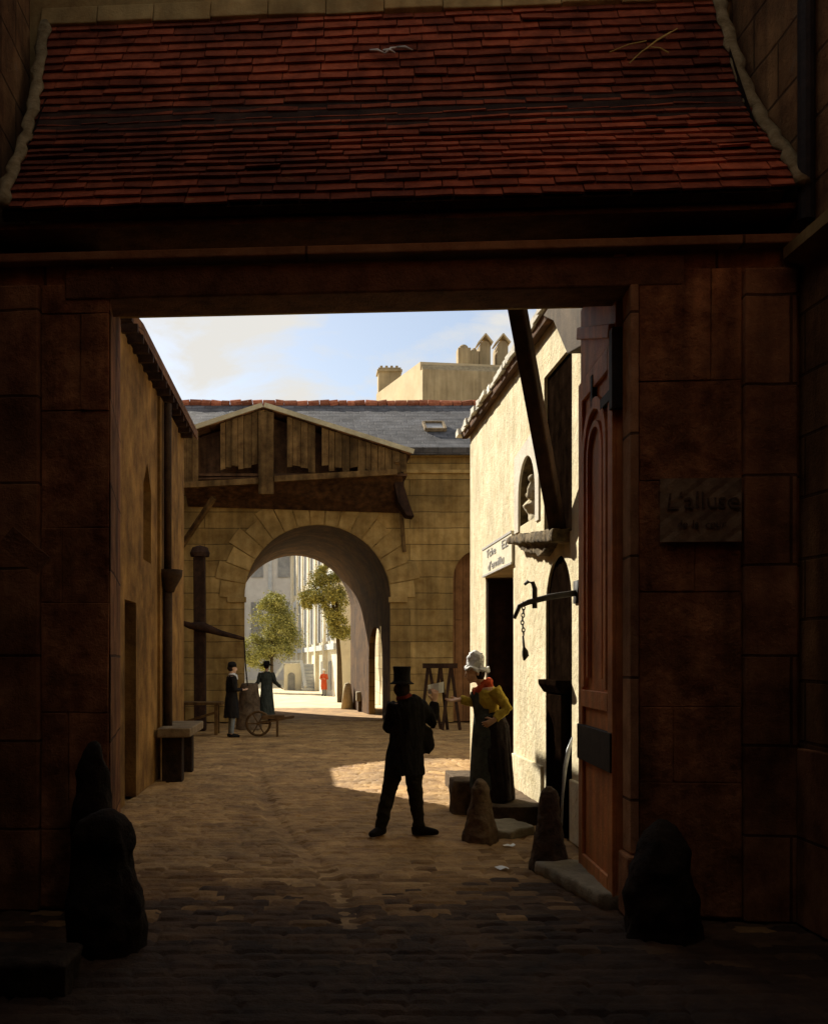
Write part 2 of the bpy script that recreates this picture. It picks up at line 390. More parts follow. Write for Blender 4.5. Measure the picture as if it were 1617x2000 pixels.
# setts as a relief sheet
gut = [(-0.86, 17.1), (-0.62, 14.3), (-0.42, 12.0), (-0.15, 10.3), (0.05, 9.4), (0.21, 8.4), (0.3, 7.0)]
def gut_d(x, y):
    best = 9
    for (ax, ay), (bx, by) in zip(gut, gut[1:]):
        dx, dy = bx - ax, by - ay
        t = max(0, min(1, ((x - ax) * dx + (y - ay) * dy) / (dx * dx + dy * dy)))
        best = min(best, math.hypot(x - ax - dx * t, y - ay - dy * t))
    return best
def sett_h(x, y):
    wob = mnoise.noise((x * 1.1, y * 1.1, 0)) * 0.05
    rw = 0.155; row = math.floor((y + wob) / rw)
    fy = (y + wob) / rw - row
    random_off = math.sin(row * 12.9898) * 43758.5453; random_off -= math.floor(random_off)
    cw = 0.2 + 0.06 * random_off
    xx = (x + wob) / cw + random_off * 3; colm = math.floor(xx); fx = xx - colm
    hsh = math.sin(row * 78.233 + colm * 37.719) * 43758.5453; hsh -= math.floor(hsh)
    e = min(fx * cw, (1 - fx) * cw, fy * rw, (1 - fy) * rw)
    dome = min(1, e / 0.026); dome = 1 - (1 - dome) ** 2
    h = -0.026 + dome * (0.021 + 0.013 * hsh) + 0.006 * mnoise.noise((x * 9, y * 9, 1))
    h += 0.012 * mnoise.noise((x * 0.6, y * 0.6, 3)) - 0.006
    d = gut_d(x, y)
    if d < 0.12: h -= 0.035 * (1 - (d / 0.12) ** 2)
    return h
xs = []; x = -2.3
while x < 3.5: xs.append(x); x += 0.032
ys = []; y = 2.0
while y < 31: ys.append(y); y += 0.034 if y < 14 else 0.05
vs = [(x, y, sett_h(x, y)) for y in ys for x in xs]; nx = len(xs)
fs = [(j * nx + i, j * nx + i + 1, (j + 1) * nx + i + 1, (j + 1) * nx + i) for j in range(len(ys) - 1) for i in range(nx - 1)]
def sett_shade(x, y):                    # setts darkened toward the viewer for the near court's shade; yard tones random
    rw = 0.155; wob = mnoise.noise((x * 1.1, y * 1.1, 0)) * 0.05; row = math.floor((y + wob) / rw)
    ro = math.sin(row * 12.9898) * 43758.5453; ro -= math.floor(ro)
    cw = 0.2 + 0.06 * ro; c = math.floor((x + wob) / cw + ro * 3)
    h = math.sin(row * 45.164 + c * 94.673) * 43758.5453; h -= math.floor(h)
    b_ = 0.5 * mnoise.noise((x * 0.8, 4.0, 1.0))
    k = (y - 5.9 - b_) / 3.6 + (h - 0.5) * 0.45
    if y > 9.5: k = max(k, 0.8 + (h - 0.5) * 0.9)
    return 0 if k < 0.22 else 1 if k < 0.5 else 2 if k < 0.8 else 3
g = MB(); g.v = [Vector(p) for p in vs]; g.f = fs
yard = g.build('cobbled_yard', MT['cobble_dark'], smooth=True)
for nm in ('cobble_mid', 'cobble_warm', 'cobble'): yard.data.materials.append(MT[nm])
for p in yard.data.polygons: p.material_index = sett_shade(p.center.x, p.center.y)
tag(yard, kind='structure')
g = MB(); g.box(-9, 11, 2, 38.9, -0.049, -0.04)
tag(g.build('yard_bed', MT['cobble']), kind='structure')
g = MB(); g.box(-4, 5, 31.0, 38.9, -0.04, -0.004)
tag(g.build('passage_floor', MT['cobble']), kind='structure')
g = MB(); g.box(-60, 60, 38.9, 200, -0.049, -0.002)
tag(g.build('court_gravel', MT['gravel']), kind='structure')

# ------------------------------------------------------------------ near well of walls
XL, XR, TOPZ = -2.33, 3.4, 9.4
t = thing('courtyard_wall', 'tall dark brown masonry wall on the left edge of the shaded court', 'wall', (XL, 3, 0))
m = MB(); m.box(XL - 1.2, XL, -6, 8.93, 0, TOPZ); m.build('masonry', MT['side_stone'], t)
m = MB(); m.box(XL, XL + 0.05, 3.4, 7.0, 0, 0.62); m.build('plinth', MT['dark_stone'], t, bevel=0.01)
m = MB(); m.tube([(XL + 0.06, 7.12, 0.1), (XL + 0.06, 7.12, 7.5)], 0.035); m.build('pipe', MT['iron'], t)
m = MB(); m.bar(at(14, 1046, 7.0), at(86, 1106, 7.0), 0.04, 0.15); tag(m.build('brace_board', MT['old_beam'], t), 'slanting brown board')
t = thing('courtyard_wall', 'tall brown patched masonry wall on the right edge of the shaded court', 'wall', (XR, 3, 0))
m = MB(); m.box(XR, XR + 1.2, -6, 8.35, 0, TOPZ); m.build('masonry', MT['side_stone'], t)
m = MB(); m.prism([(XR - 0.14, 4.55), (XR - 0.14, 4.63), (XR - 0.02, 4.72), (XR, 4.72), (XR, 4.5)], 2.5, 7.02, XZ)
m.build('string_course', MT['upper_plaster'], t)
m = MB(); m.box(XR - 0.06, XR, 2.5, 7.0, 0, 1.2); m.build('plinth', MT['gate_stone'], t, bevel=0.01)
m = MB(); m.tube([(XR - 0.06, 6.86, 4.75), (XR - 0.06, 6.86, 8.5)], 0.055); m.build('drain_pipe', MT['iron'], t)
# unseen building added at the viewer's back to keep sky light off the court
t = thing('rear_blocker', 'unseen tall building added behind the viewer to darken the near court', 'building', (0, 0, 0))
m = MB(); m.box(XL + 0.003, XR - 0.003, -6, 2.55, 4.3, 4.95); m.build('blocker_ceiling', MT['gate_stone'], t)
m = MB(); m.box(XL + 0.003, XR - 0.003, -6, 3.1, 4.953, TOPZ - 0.5); m.build('wall', MT['gate_stone'], t)
m = MB(); m.box(XL + 0.003, XR - 0.003, -6.4, -5.9, 0, 4.3); m.build('blocker_back_wall', MT['gate_stone'], t)

# ------------------------------------------------------------------ gatehouse (local: u along the front, w into depth)
KR = math.atan(0.064)
G = thing('gatehouse', 'dark gatehouse with a red tiled roof and a wide square carriage opening', 'gatehouse', (0, 7.3, 0), -KR)
UL, UR = -2.30, 3.42
def RL(s): return -2.13 - 0.15 * s          # roof edges, hipped a little out of square
def RR(s): return 3.31 - 0.10 * s
def gb(name, mb, material, parent=G, **k):
    return mb.build(name, material, parent, local=True, **k)
m = MB(); m.prism([(UL, 0), (-1.42, 0), (-1.72, 1.5), (UL, 1.5)], 0, 4.758); gb('pier', m, MT['gate_stone'])
m = MB(); m.prism([(2.29, 0), (UR, 0), (UR, 1.5), (2.44, 1.5), (2.44, 0.26), (2.29, 0.26)], 0, 4.758); gb('pier', m, MT['gate_stone'])
m = MB(); m.box(UL, UR, 0.015, 1.5, 4.90, 4.945); gb('frieze', m, MT['gate_stone'])
# pilasters and jamb quoins
for u0, u1 in ((UL + 0.08, -1.93), (3.02, UR - 0.05)):
    m = MB(); m.box(u0, u1, -0.07, -0.002, 0, 4.5); gb('pilaster', m, MT['gate_stone'], bevel=0.012)
def facing(u0, u1, seed):
    rnd = random.Random(seed); z = 0.02; k = 0
    mb = MB()
    while z < 4.5:
        h = min(rnd.uniform(0.5, 0.95), 4.52 - z); u = u0; cutu = u0 + (u1 - u0) * (rnd.uniform(0.3, 0.7) if k % 2 else 1.0)
        for a, b in ((u0, cutu), (cutu, u1)):
            if b - a < 0.06: continue
            dp = rnd.uniform(0.012, 0.022)
            mb.box(a + 0.002, b - 0.002, -dp, 0.004, z + 0.002, z + h - 0.002, jit=0.003)
        z += h; k += 1
    gb('stone_facing', mb, MT['pier_stone'], bevel=0.006, rough_amt=0.004, rough_scale=9)
facing(-1.925, -1.43, 1); facing(2.315, 3.015, 2)
m = MB(); m.box(2.252, 2.312, -0.035, 0.2, 0.45, 4.42); gb('jamb_quoin', m, MT['jamb_stone'], bevel=0.012)
m = MB(); m.box(2.22, 2.4, -0.1, 0.2, 0, 0.445); gb('jamb_foot', m, MT['gate_stone'], bevel=0.02)
m = MB(); m.box(UL, UR - 0.01, -0.10, 0.05, 4.655, 4.72); gb('cornice', m, MT['jamb_stone'], bevel=0.012)
# timber lintels
m = MB(); m.box(-1.75, 2.62, -0.03, 0.36, 4.40, 4.62); gb('lintel', m, MT['old_beam'], bevel=0.015, rough_amt=0.008)
m = MB(); m.box(UL + 0.02, UR - 0.02, 0.37, 1.48, 4.765, 4.895)
gb('rear_lintel', m, MT['upper_plaster'], bevel=0.02, rough_amt=0.008)
# upper wall the roof leans on
m = MB(); m.box(UL - 0.4, UR + 0.4, 1.17, 1.6, 4.95, TOPZ); gb('upper_wall', m, MT['upper_plaster'])
# eave board and rafters
m = MB(); m.box(UL, UR - 0.1, -0.16, 1.16, 4.86, 4.90); gb('eave_soffit', m, MT['old_beam'])
# tiles
prof = [(-0.25, 4.95), (-0.08, 5.2), (0.28, 5.6), (0.55, 5.95), (0.75, 6.28), (1.16, 7.12)]
def roof_at(s):
    segs = [math.dist(a, b) for a, b in zip(prof, prof[1:])]
    tot = sum(segs); d = s * tot
    for (a, b), l in zip(zip(prof, prof[1:]), segs):
        if d <= l: return Vector((a[0] + (b[0] - a[0]) * d / l, a[1] + (b[1] - a[1]) * d / l)), Vector((b[0] - a[0], b[1] - a[1])).normalized()
        d -= l
    a, b = prof[-2:]
    return Vector(b), (Vector(b) - Vector(a)).normalized()
m = MB(); rows = 25
for r in range(rows):
    p, d = roof_at(r / rows); p2, _ = roof_at(min(1, (r + 1.0) / rows))
    ln = (p2 - p).length * 1.45
    nrm = Vector((-d.y, d.x))
    u = RL(r / rows) - 0.03 - random.random() * 0.25
    while u < RR(r / rows):
        wd = random.uniform(0.2, 0.34)
        u0, u1 = max(u, RL(r / rows)), min(u + wd - 0.008, RR(r / rows))
        u += wd
        if u1 - u0 < 0.03: continue
        lift = 0.017 + random.uniform(-0.004, 0.006); sl_ = random.uniform(-0.008, 0.006); sk = random.uniform(-0.005, 0.005)
        q0 = p + d * sl_; q1 = q0 + d * ln
        a0 = q0 + nrm * lift; b0 = q0 + nrm * (lift + 0.017); a1 = q1 - nrm * 0.004; b1 = q1 + nrm * 0.006
        if random.random() < 0.006: a0 += nrm * 0.02; b0 += nrm * 0.02
        vs = []
        for q in (a0, b0, b1, a1):
            s_ = sk if q is a0 or q is b0 else 0
            vs += [(u0, q.x, q.y + s_), (u1, q.x, q.y - s_)]
        m.add(vs, [(0, 1, 3, 2), (2, 3, 5, 4), (4, 5, 7, 6), (6, 7, 1, 0), (0, 2, 4, 6), (1, 7, 5, 3)])
roof = gb('roof', m, MT['tile'])
# roof boarding under the tiles
m = MB()
m.prism([(a, b - 0.012) for a, b in prof] + [(1.16, 6.9), (-0.2, 4.9)], RL(0), RR(1), YZ); gb('roof_boarding', m, MT['dark_wood'], roof)
# verge fillets of mortar
for edge in (RL, RR):
    m = MB(); pts = []; rr = []
    for i in range(26):
        p, d = roof_at(i / 25); n_ = Vector((-d.y, d.x))
        pts.append((edge(i / 25) + 0.01 + 0.012 * math.sin(i * 1.9), p.x + n_.x * 0.04, p.y + n_.y * 0.04)); rr.append((0.05 + 0.012 * math.sin(i * 2.7), 0.028))
    m.tube(pts, rr, 10); gb('verge', m, MT['mortar'], smooth=True, rough_amt=0.009, rough_scale=8)
p, d = roof_at(0.985); n_ = Vector((-d.y, d.x)); q0, q1 = p + n_ * 0.0, p + n_ * 0.055
m = MB()
for k in range(12):
    ua, ub = UL + k * (UR - UL) / 12, UL + (k + 1) * (UR - UL) / 12
    m.prism([(q0.x, q0.y), (q1.x, q1.y + 0.012 * math.sin(k * 2.3)), (1.14, 7.27), (1.172, 7.27), (1.172, 7.02)], ua, ub - 0.004, YZ)
gb('ridge_fillet', m, MT['upper_plaster'], bevel=0.01, rough_amt=0.006, rough_scale=6)
# red gate leaf, opened back along the passage
D = bpy.data.objects.new('gate_leaf', None)
bpy.data.objects.remove(D)
m = MB(); m.box(2.225, 2.275, 0.27, 1.49, 0.06, 4.12); leaf = gb('gate_leaf', m, MT['red_door'], bevel=0.008)
m = MB()                                                 # stiles, rails and arched mouldings
for w0, w1 in ((0.27, 0.42), (1.34, 1.49)): m.box(2.197, 2.224, w0, w1, 0.06, 4.12)
for z0, z1 in ((0.06, 0.2), (1.42, 1.56), (3.95, 4.12)): m.box(2.195, 2.222, 0.421, 1.339, z0, z1)
gb('frame', m, MT['red_door'], leaf, bevel=0.006)
m = MB()
def arch_band(mb, c, hw, z0, zs, wdt, u0, u1, n=16):
    o_, i_ = hw, hw - wdt
    path = [(-1, z0)] + [None] * (n + 1) + [(1, z0)]
    ring = []
    for h in (o_, i_):
        ring.append([(c - h, z0)] + [(c - h * math.cos(math.pi * k / n), zs + h * math.sin(math.pi * k / n)) for k in range(n + 1)] + [(c + h, z0)])
    N = len(ring[0])
    for k in range(N - 1):
        a, b, cc, d = ring[0][k], ring[0][k + 1], ring[1][k + 1], ring[1][k]
        mb.prism([a, b, cc, d], u0, u1, YZ)
arch_band(m, 0.88, 0.44, 1.58, 3.42, 0.09, 2.187, 2.221)
arch_band(m, 0.88, 0.28, 1.66, 3.40, 0.05, 2.193, 2.222)
gb('panel_moulding', m, MT['red_door'], leaf, bevel=0.004)
m = MB(); m.box(2.183, 2.225, 0.28, 1.48, 0.98, 1.27); gb('iron_band', m, MT['iron'], leaf, bevel=0.005)
m = MB(); m.box(2.185, 2.225, 0.27, 0.62, 3.70, 3.78); m.box(2.18, 2.29, 0.2, 0.30, 3.62, 4.2); gb('hinge', m, MT['iron'], leaf, bevel=0.005)
m = MB(); m.box(2.187, 2.225, 0.9, 0.97, 3.8, 4.05); gb('latch_slot', m, MT['iron'], leaf)
m = MB(); m.box(2.215, 2.295, 0.24, 1.49, 4.14, 4.755); m.bar((2.20, 0.3, 4.2), (2.20, 1.46, 4.55), 0.05, 0.10)
gb('over_panel', m, MT['red_door'], bevel=0.01)

# threshold and near guard stones
def chip(o, amt):                       # worn, chipped faces: coarse facets plus fine pitting
    for v in o.data.vertices:
        p = v.co
        c_ = mnoise.cell_vector(p * 7.0) if hasattr(mnoise, 'cell_vector') else Vector()
        f_ = mnoise.fractal(p * 16, 0.9, 2.0, 4)
        d_ = mnoise.voronoi(p * 6.0)[0][0]
        v.co += v.normal * (amt * (f_ * 0.6 - 2.2 * max(0, 0.24 - d_)))
    return o
def rough_stone(name, mb, material, label, cat, group=None, amt=0.03, sc=4, vox=0.018):
    o = mb.build(name, material, remesh=max(vox, 0.022), relax=2, rough_amt=amt, rough_scale=sc, smooth=True)
    return tag(chip(o, amt * 0.4), label, cat, group)
m = MB(); m.prism([(1.93, 8.75), (2.5, 8.75), (2.5, 7.35), (2.12, 7.45)], -0.03, 0.1)
rough_stone('threshold_stone', m, MT['slab'], 'wedge of worn pale stone under the foot of the red gate leaf', 'stone', amt=0.015, vox=0.03)
m = MB(); m.lathe((-1.27, 6.45, -0.05), [(0.02, 0), (0.26, 0.0), (0.25, 0.3), (0.2, 0.5), (0.175, 0.62), (0.18, 0.74), (0.15, 0.84), (0.08, 0.9), (0.02, 0.92)], wob=0.25)
rough_stone('guard_stone', m, MT['dark_stone'], 'squat round-topped dark guard stone before the left gate pier', 'guard stone', 'guard stones by the gate piers')
m = MB(); m.lathe((-1.50, 7.18, -0.05), [(0.02, 0), (0.17, 0), (0.14, 0.7), (0.11, 1.05), (0.05, 1.26), (0.02, 1.3)], wob=0.2)
rough_stone('guard_stone', m, MT['dark_stone'], 'tall slim dark guard stone against the corner of the left gate pier', 'guard stone', 'guard stones by the gate piers')
m = MB(); m.lathe((2.34, 6.75, -0.05), [(0.02, 0), (0.24, 0), (0.23, 0.28), (0.19, 0.48), (0.16, 0.62), (0.11, 0.72), (0.05, 0.77), (0.02, 0.78)], wob=0.3)
rough_stone('guard_stone', m, MT['dark_stone'], 'bulky rounded black guard stone right of the red gate leaf', 'guard stone', 'guard stones by the gate piers')
m = MB(); m.box(-2.05, -1.3, 5.5, 5.95, -0.03, 0.17)
rough_stone('step_block', m, MT['dark_stone'], 'low dark rough stone block on the ground at the lower left', 'stone block', amt=0.02, vox=0.025)

# notice pasted on the right pier
N = thing('wall_notice', 'stained brown paper notice with large dark lettering pasted on the right gate pier', 'notice')
def gl(u, w_, z): return Vector((u * math.cos(KR) + w_ * math.sin(KR), 7.3 - u * math.sin(KR) + w_ * math.cos(KR), z))
nu0, nu1, nz0, nz1 = 2.45, 3.0, 2.62, 3.06
m = MB(); nn = 10
vs = [gl(nu0 + (nu1 - nu0) * i / nn, -0.048 - 0.006 * abs(math.sin(i * 2 + j)), nz0 + (nz1 - nz0) * j / nn) for j in range(nn + 1) for i in range(nn + 1)]
fs = [(j * (nn + 1) + i, j * (nn + 1) + i + 1, (j + 1) * (nn + 1) + i + 1, (j + 1) * (nn + 1) + i) for j in range(nn) for i in range(nn)]
m.add(vs, fs); 
m.build('sheet', MT['notice'], N)
rot = Matrix.Rotation(-KR, 4, 'Z') @ Matrix.Rotation(R(90), 4, 'X')
text_mesh('lettering', "L'alluse", 0.17, Matrix.Translation(gl(2.74, -0.060, 2.90)) @ rot, MT['ink'], N, Vector())
for wd_, uu in (('de', 2.60), ('la', 2.69), ('cour', 2.82)):
    text_mesh('lettering', wd_, 0.075, Matrix.Translation(gl(uu, -0.060, 2.74)) @ rot, MT['ink'], N, Vector())

# ------------------------------------------------------------------ left house
XH = -2.26
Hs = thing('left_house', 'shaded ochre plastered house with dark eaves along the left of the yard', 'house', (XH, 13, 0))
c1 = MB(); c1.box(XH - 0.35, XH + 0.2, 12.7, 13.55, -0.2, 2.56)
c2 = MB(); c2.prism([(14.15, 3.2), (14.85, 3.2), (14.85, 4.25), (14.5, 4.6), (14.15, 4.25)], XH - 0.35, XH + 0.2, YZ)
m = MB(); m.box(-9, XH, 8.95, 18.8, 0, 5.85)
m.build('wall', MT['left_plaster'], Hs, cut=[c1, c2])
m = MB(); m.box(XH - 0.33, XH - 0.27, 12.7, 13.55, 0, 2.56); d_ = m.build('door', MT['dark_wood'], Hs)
m = MB(); m.ball((XH - 0.24, 13.4, 1.05), 0.04); m.build('handle', MT['iron'], d_)
m = MB(); m.box(XH - 0.33, XH - 0.28, 14.15, 14.85, 3.2, 4.55); wn = m.build('window', MT['dark_wood'], Hs)
m = MB(); m.box(XH, XH + 0.045, 15.5, 17.6, 0, 5.8); m.build('pilaster', MT['left_plaster'], Hs, bevel=0.01)
m = MB(); m.tube([(XH + 0.12, 15.75, 0.25), (XH + 0.12, 15.75, 2.9)], 0.07); m.lathe((XH + 0.14, 15.75, 2.85), [(0.08, 0), (0.1, 0.06), (0.2, 0.24), (0.21, 0.34), (0.1, 0.35)], 12)
m.tube([(XH + 0.12, 15.75, 3.1), (XH + 0.12, 15.75, 5.75)], 0.06); m.build('drain_pipe', MT['pipe_brown'], Hs, smooth=True)
m = MB()                                                  # roof slab with its chamfered near corner
eave = [(-2.42, 8.95), (-2.31, 12.2), (-2.08, 13.05), (-2.02, 18.95), (-5.6, 18.95), (-5.6, 8.95)]
vs = [(x, y, 5.86 + max(0, (-2.0 - x)) * 0.85) for x, y in eave]; vs2 = [(x, y, z + 0.16) for x, y, z in vs]
n = len(vs)
m.add(vs + vs2, [tuple(range(n))[::-1], tuple(range(n, 2 * n))] + [(i, (i + 1) % n, n + (i + 1) % n, n + i) for i in range(n)])
m.prism([(-5.6, 8.9), (-9.2, 5.86), (-9.2, 6.02), (-5.6, 9.08)], 8.95, 18.95, XZ)
rf = m.build('roof', MT['roof_tile_dull'], Hs)
m = MB(); m.prism([(-8.8, 5.85), (-2.3, 5.85), (-5.6, 8.85)], 18.6, 18.79, XZ); m.build('gable', MT['left_plaster'], Hs)
yy = 9.1
while yy < 18.7:
    m = MB(); m.box(-2.32, -2.06, yy, yy + 0.08, 5.80, 5.9); yy += 0.42; m.build('rafter_end', MT['dark_wood'], Hs)
# unseen range and tower, added to shade the yard and the gate leaf
Hn = thing('shade_range', 'unseen low range added behind the left house to shape the sun patch', 'shade blocker', (-5, 24, 0))
m = MB(); m.prism([(19.25, 0), (29.95, 0), (29.95, 7.3), (29.6, 7.3), (23.8, 5.0), (19.25, 5.0)], -8, -4.0, YZ); m.build('wall', MT['left_plaster'], Hn)
Tn = thing('shade_tower', 'unseen tall block added beyond the left house to shade the gate leaf', 'building', (-11, 23, 0))
m = MB(); m.box(-15, -9.2, 19.5, 26.8, 0, 19); m.build('wall', MT['left_plaster'], Tn)
m = MB(); m.prism([(-15.2, 19), (-9.0, 19), (-12.1, 21)], 19.3, 27, XZ); m.build('roof', MT['roof_tile_dull'], Tn)

# ------------------------------------------------------------------ right house
XW = 2.64
RH = thing('plaster_house', 'sunlit cream plaster house with a niche and arched doorway on the right', 'house', (XW, 12, 0))
YH0, YH1 = 9.0, 16.6
cuts = []
c = MB(); c.box(XW - 0.2, XW + 0.7, 13.12, 15.15, -0.2, 3.02); cuts.append(c)                     # door
c = MB(); c.prism(arch_poly(12.27, 0.5, 3.46, 3.78), XW - 0.3, XW + 0.42, YZ); cuts.append(c)          # niche
c = MB(); c.prism([(10.22, 3.1), (11.42, 3.1), (11.42, 4.95), (10.22, 4.95)], XW - 0.3, XW + 0.5, YZ); cuts.append(c)
c = MB(); c.prism(arch_poly(10.78, 0.56, -0.2, 2.35), XW - 0.3, XW + 0.6, YZ); cuts.append(c)          # arched doorway
m = MB(); m.box(XW, 8.5, YH0, YH1, 0, 5.5)
hw_ = m.build('wall', MT['plaster'], RH, cut=cuts)
hw_.data.materials.append(MT['corbel'])  # niche recess coloured dark, its inner shade put into the stone
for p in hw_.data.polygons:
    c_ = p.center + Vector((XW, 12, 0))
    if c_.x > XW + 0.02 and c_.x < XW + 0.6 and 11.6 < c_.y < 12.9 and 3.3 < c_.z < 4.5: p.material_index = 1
m = MB(); m.box(XW + 0.6, XW + 0.66, 13.12, 15.15, 0, 3.02); d_ = m.build('door', MT['dark_wood'], RH)
for y0 in (13.121, 15.10):
    m = MB(); m.box(XW + 0.02, XW + 0.6, y0, y0 + 0.049, 0, 3.0); m.build('door_post', MT['dark_wood'], d_)
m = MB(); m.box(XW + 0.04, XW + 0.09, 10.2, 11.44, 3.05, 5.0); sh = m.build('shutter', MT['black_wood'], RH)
m = MB(); m.prism(arch_poly(10.78, 0.555, 0.0, 2.35), XW + 0.03, XW + 0.09, YZ); d2 = m.build('arch_dark_sheet', MT['black_wood'], RH)  # near-black sheet near the wall face stands for the doorway's shaded inside
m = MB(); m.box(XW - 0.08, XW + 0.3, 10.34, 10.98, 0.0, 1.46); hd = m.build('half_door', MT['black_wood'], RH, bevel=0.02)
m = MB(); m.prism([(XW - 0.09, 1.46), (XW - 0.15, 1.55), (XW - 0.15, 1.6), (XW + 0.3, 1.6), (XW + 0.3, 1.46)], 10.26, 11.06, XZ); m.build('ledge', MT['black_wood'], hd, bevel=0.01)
# niche surround and corbel
c = MB(); c.prism(arch_poly(12.27, 0.47, 3.3, 3.78), XW - 0.2, XW + 0.2, YZ)
m = MB(); m.prism([(11.62, 3.4), (12.98, 3.4), (12.98, 4.36), (11.62, 4.50)], XW - 0.02, XW + 0.01, YZ); m.build('niche_surround', MT['plaster_grey'], RH, cut=[c])
m = MB()
m.prism([(12.65, 3.33), (10.3, 3.13), (10.3, 2.99), (12.65, 3.24)], XW - 0.19, XW + 0.02, YZ)
m.prism([(11.9, 3.18), (10.7, 3.08), (10.9, 2.98), (11.2, 2.93), (11.5, 3.0)], XW - 0.11, XW + 0.02, YZ)
m.prism([(12.6, 3.25), (11.9, 3.2), (11.6, 3.0), (12.1, 3.1)], XW - 0.12, XW + 0.02, YZ)
m.build('corbel', MT['corbel'], RH, remesh=0.022, relax=2, rough_amt=0.02, rough_scale=7, smooth=True)
# roof with broken pale eave
m = MB(); m.prism([(XW - 0.10, 5.43), (XW - 0.02, 5.43), (6.2, 8.9), (6.2, 9.05), (XW - 0.12, 5.55)], 8.98, 16.78, XZ)
m.prism([(6.2, 8.9), (8.9, 6.2), (8.9, 6.35), (6.2, 9.05)], 8.98, 16.78, XZ)
rr_ = m.build('roof', MT['roof_tile_dull'], RH)
m = MB(); yy = 9.0
while yy < 16.75:
    l_ = random.uniform(0.18, 0.3); o_ = random.uniform(-0.03, 0.02)
    m.box(XW - 0.15 + o_, XW + 0.1, yy, yy + l_ - 0.012, 5.5 + random.uniform(-0.01, 0.02), 5.58 + random.uniform(-0.015, 0.025), jit=0.008); yy += l_
m.build('eave_tiles', MT['eave_pale'], rr_)
m = MB(); m.prism([(10.75, 5.42), (10.3, 5.22), (9.75, 4.72), (9.0, 4.6), (9.0, 5.42)], XW - 0.17, XW + 0.01, YZ)
m.build('boarded_eave', MT['grey_board'], RH, bevel=0.01, rough_amt=0.006)
m = MB(); m.prism([(XW + 0.02, 5.5), (8.4, 5.5), (8.4, 6.5), (6.2, 8.85)], 16.4, 16.598, XZ); m.build('gable', MT['plaster'], RH)
m = MB(); m.prism([(XW + 0.02, 5.5), (8.4, 5.5), (8.4, 6.5), (6.2, 8.85)], 9.002, 9.2, XZ); m.build('gable', MT['plaster'], RH)
for y0, y1 in ((11.45, 13.08), (9.05, 10.2)):
    m = MB(); m.box(XW - 0.035, XW + 0.01, y0, y1, 0.0, 0.62); m.build('plinth', MT['plaster'], RH, bevel=0.012)

# statue in the niche: seated figure holding a child
m = MB(); sx, sy_, sz = XW + 0.14, 12.27, 3.46
m.tube([(sx, sy_, sz), (sx, sy_, sz + 0.12), (sx - 0.05, sy_, sz + 0.2), (sx, sy_, sz + 0.26), (sx + 0.02, sy_, sz + 0.42), (sx + 0.01, sy_, sz + 0.52), (sx, sy_, sz + 0.56)],
       [(0.13, 0.2), (0.13, 0.19), (0.15, 0.18), (0.11, 0.14), (0.085, 0.13), (0.075, 0.115), 0.04], 14)
m.ball((sx - 0.01, sy_ + 0.01, sz + 0.64), (0.062, 0.06, 0.078))
m.tube([(sx, sy_, sz + 0.71), (sx + 0.04, sy_, sz + 0.66), (sx + 0.06, sy_, sz + 0.52)], [0.03, (0.05, 0.085), (0.04, 0.11)], 10)
m.tube([(sx, sy_ + 0.12, sz + 0.5), (sx - 0.06, sy_ + 0.16, sz + 0.36), (sx - 0.14, sy_ + 0.04, sz + 0.33)], [0.042, 0.038, 0.03], 8)
m.tube([(sx, sy_ - 0.12, sz + 0.5), (sx - 0.06, sy_ - 0.17, sz + 0.36), (sx - 0.14, sy_ - 0.08, sz + 0.36)], [0.042, 0.038, 0.03], 8)
m.tube([(sx - 0.12, sy_ - 0.08, sz + 0.27), (sx - 0.11, sy_ - 0.09, sz + 0.38), (sx - 0.10, sy_ - 0.09, sz + 0.46)], [0.06, 0.055, 0.03], 10)
m.ball((sx - 0.11, sy_ - 0.09, sz + 0.51), 0.045)
tag(m.build('statue', MT['marble'], remesh=0.012, relax=2, rough_amt=0.006, rough_scale=14, smooth=True), 'small pale stone statue of a seated woman with a child in the arched wall niche', 'statue')

# sign over the door
S = thing('shop_sign', 'cream painted sign board with two lines of grey lettering over the dark doorway', 'sign')
m = MB(); m.box(XW - 0.035, XW - 0.003, 13.06, 15.22, 3.03, 3.46); m.build('board', MT['sign'], S, bevel=0.006)
m = MB()
for a in ((13.06, 15.22, 3.43, 3.46), (13.06, 15.22, 3.03, 3.055)): m.box(XW - 0.045, XW - 0.036, *a)
m.build('border', MT['blue_ink'], S)
tm = Matrix.Rotation(R(-90), 4, 'Z') @ Matrix.Rotation(R(90), 4, 'X')
for body, yy, z, sz in (('Tche', 14.5, 3.33, 0.165), ('EZ', 13.5, 3.335, 0.165), ("d'emillu", 14.14, 3.145, 0.165)):
    text_mesh('lettering', body, sz, Matrix.Translation((XW - 0.042, yy, z)) @ tm @ Matrix.Diagonal((2.3, 1, 1, 1)), MT['blue_ink'], S, Vector())

# raking shore
m = MB(); a = Vector((2.555, 10.45, 3.12)); dv = Vector((-0.585, -0.95, 1.83)); m.bar(a, a + dv * 1.70, 0.15, 0.15)
tag(m.build('timber_prop', MT['dark_wood'], bevel=0.02, rough_amt=0.008), 'thick dark leaning timber prop resting on the stone corbel below the niche', 'timber prop')
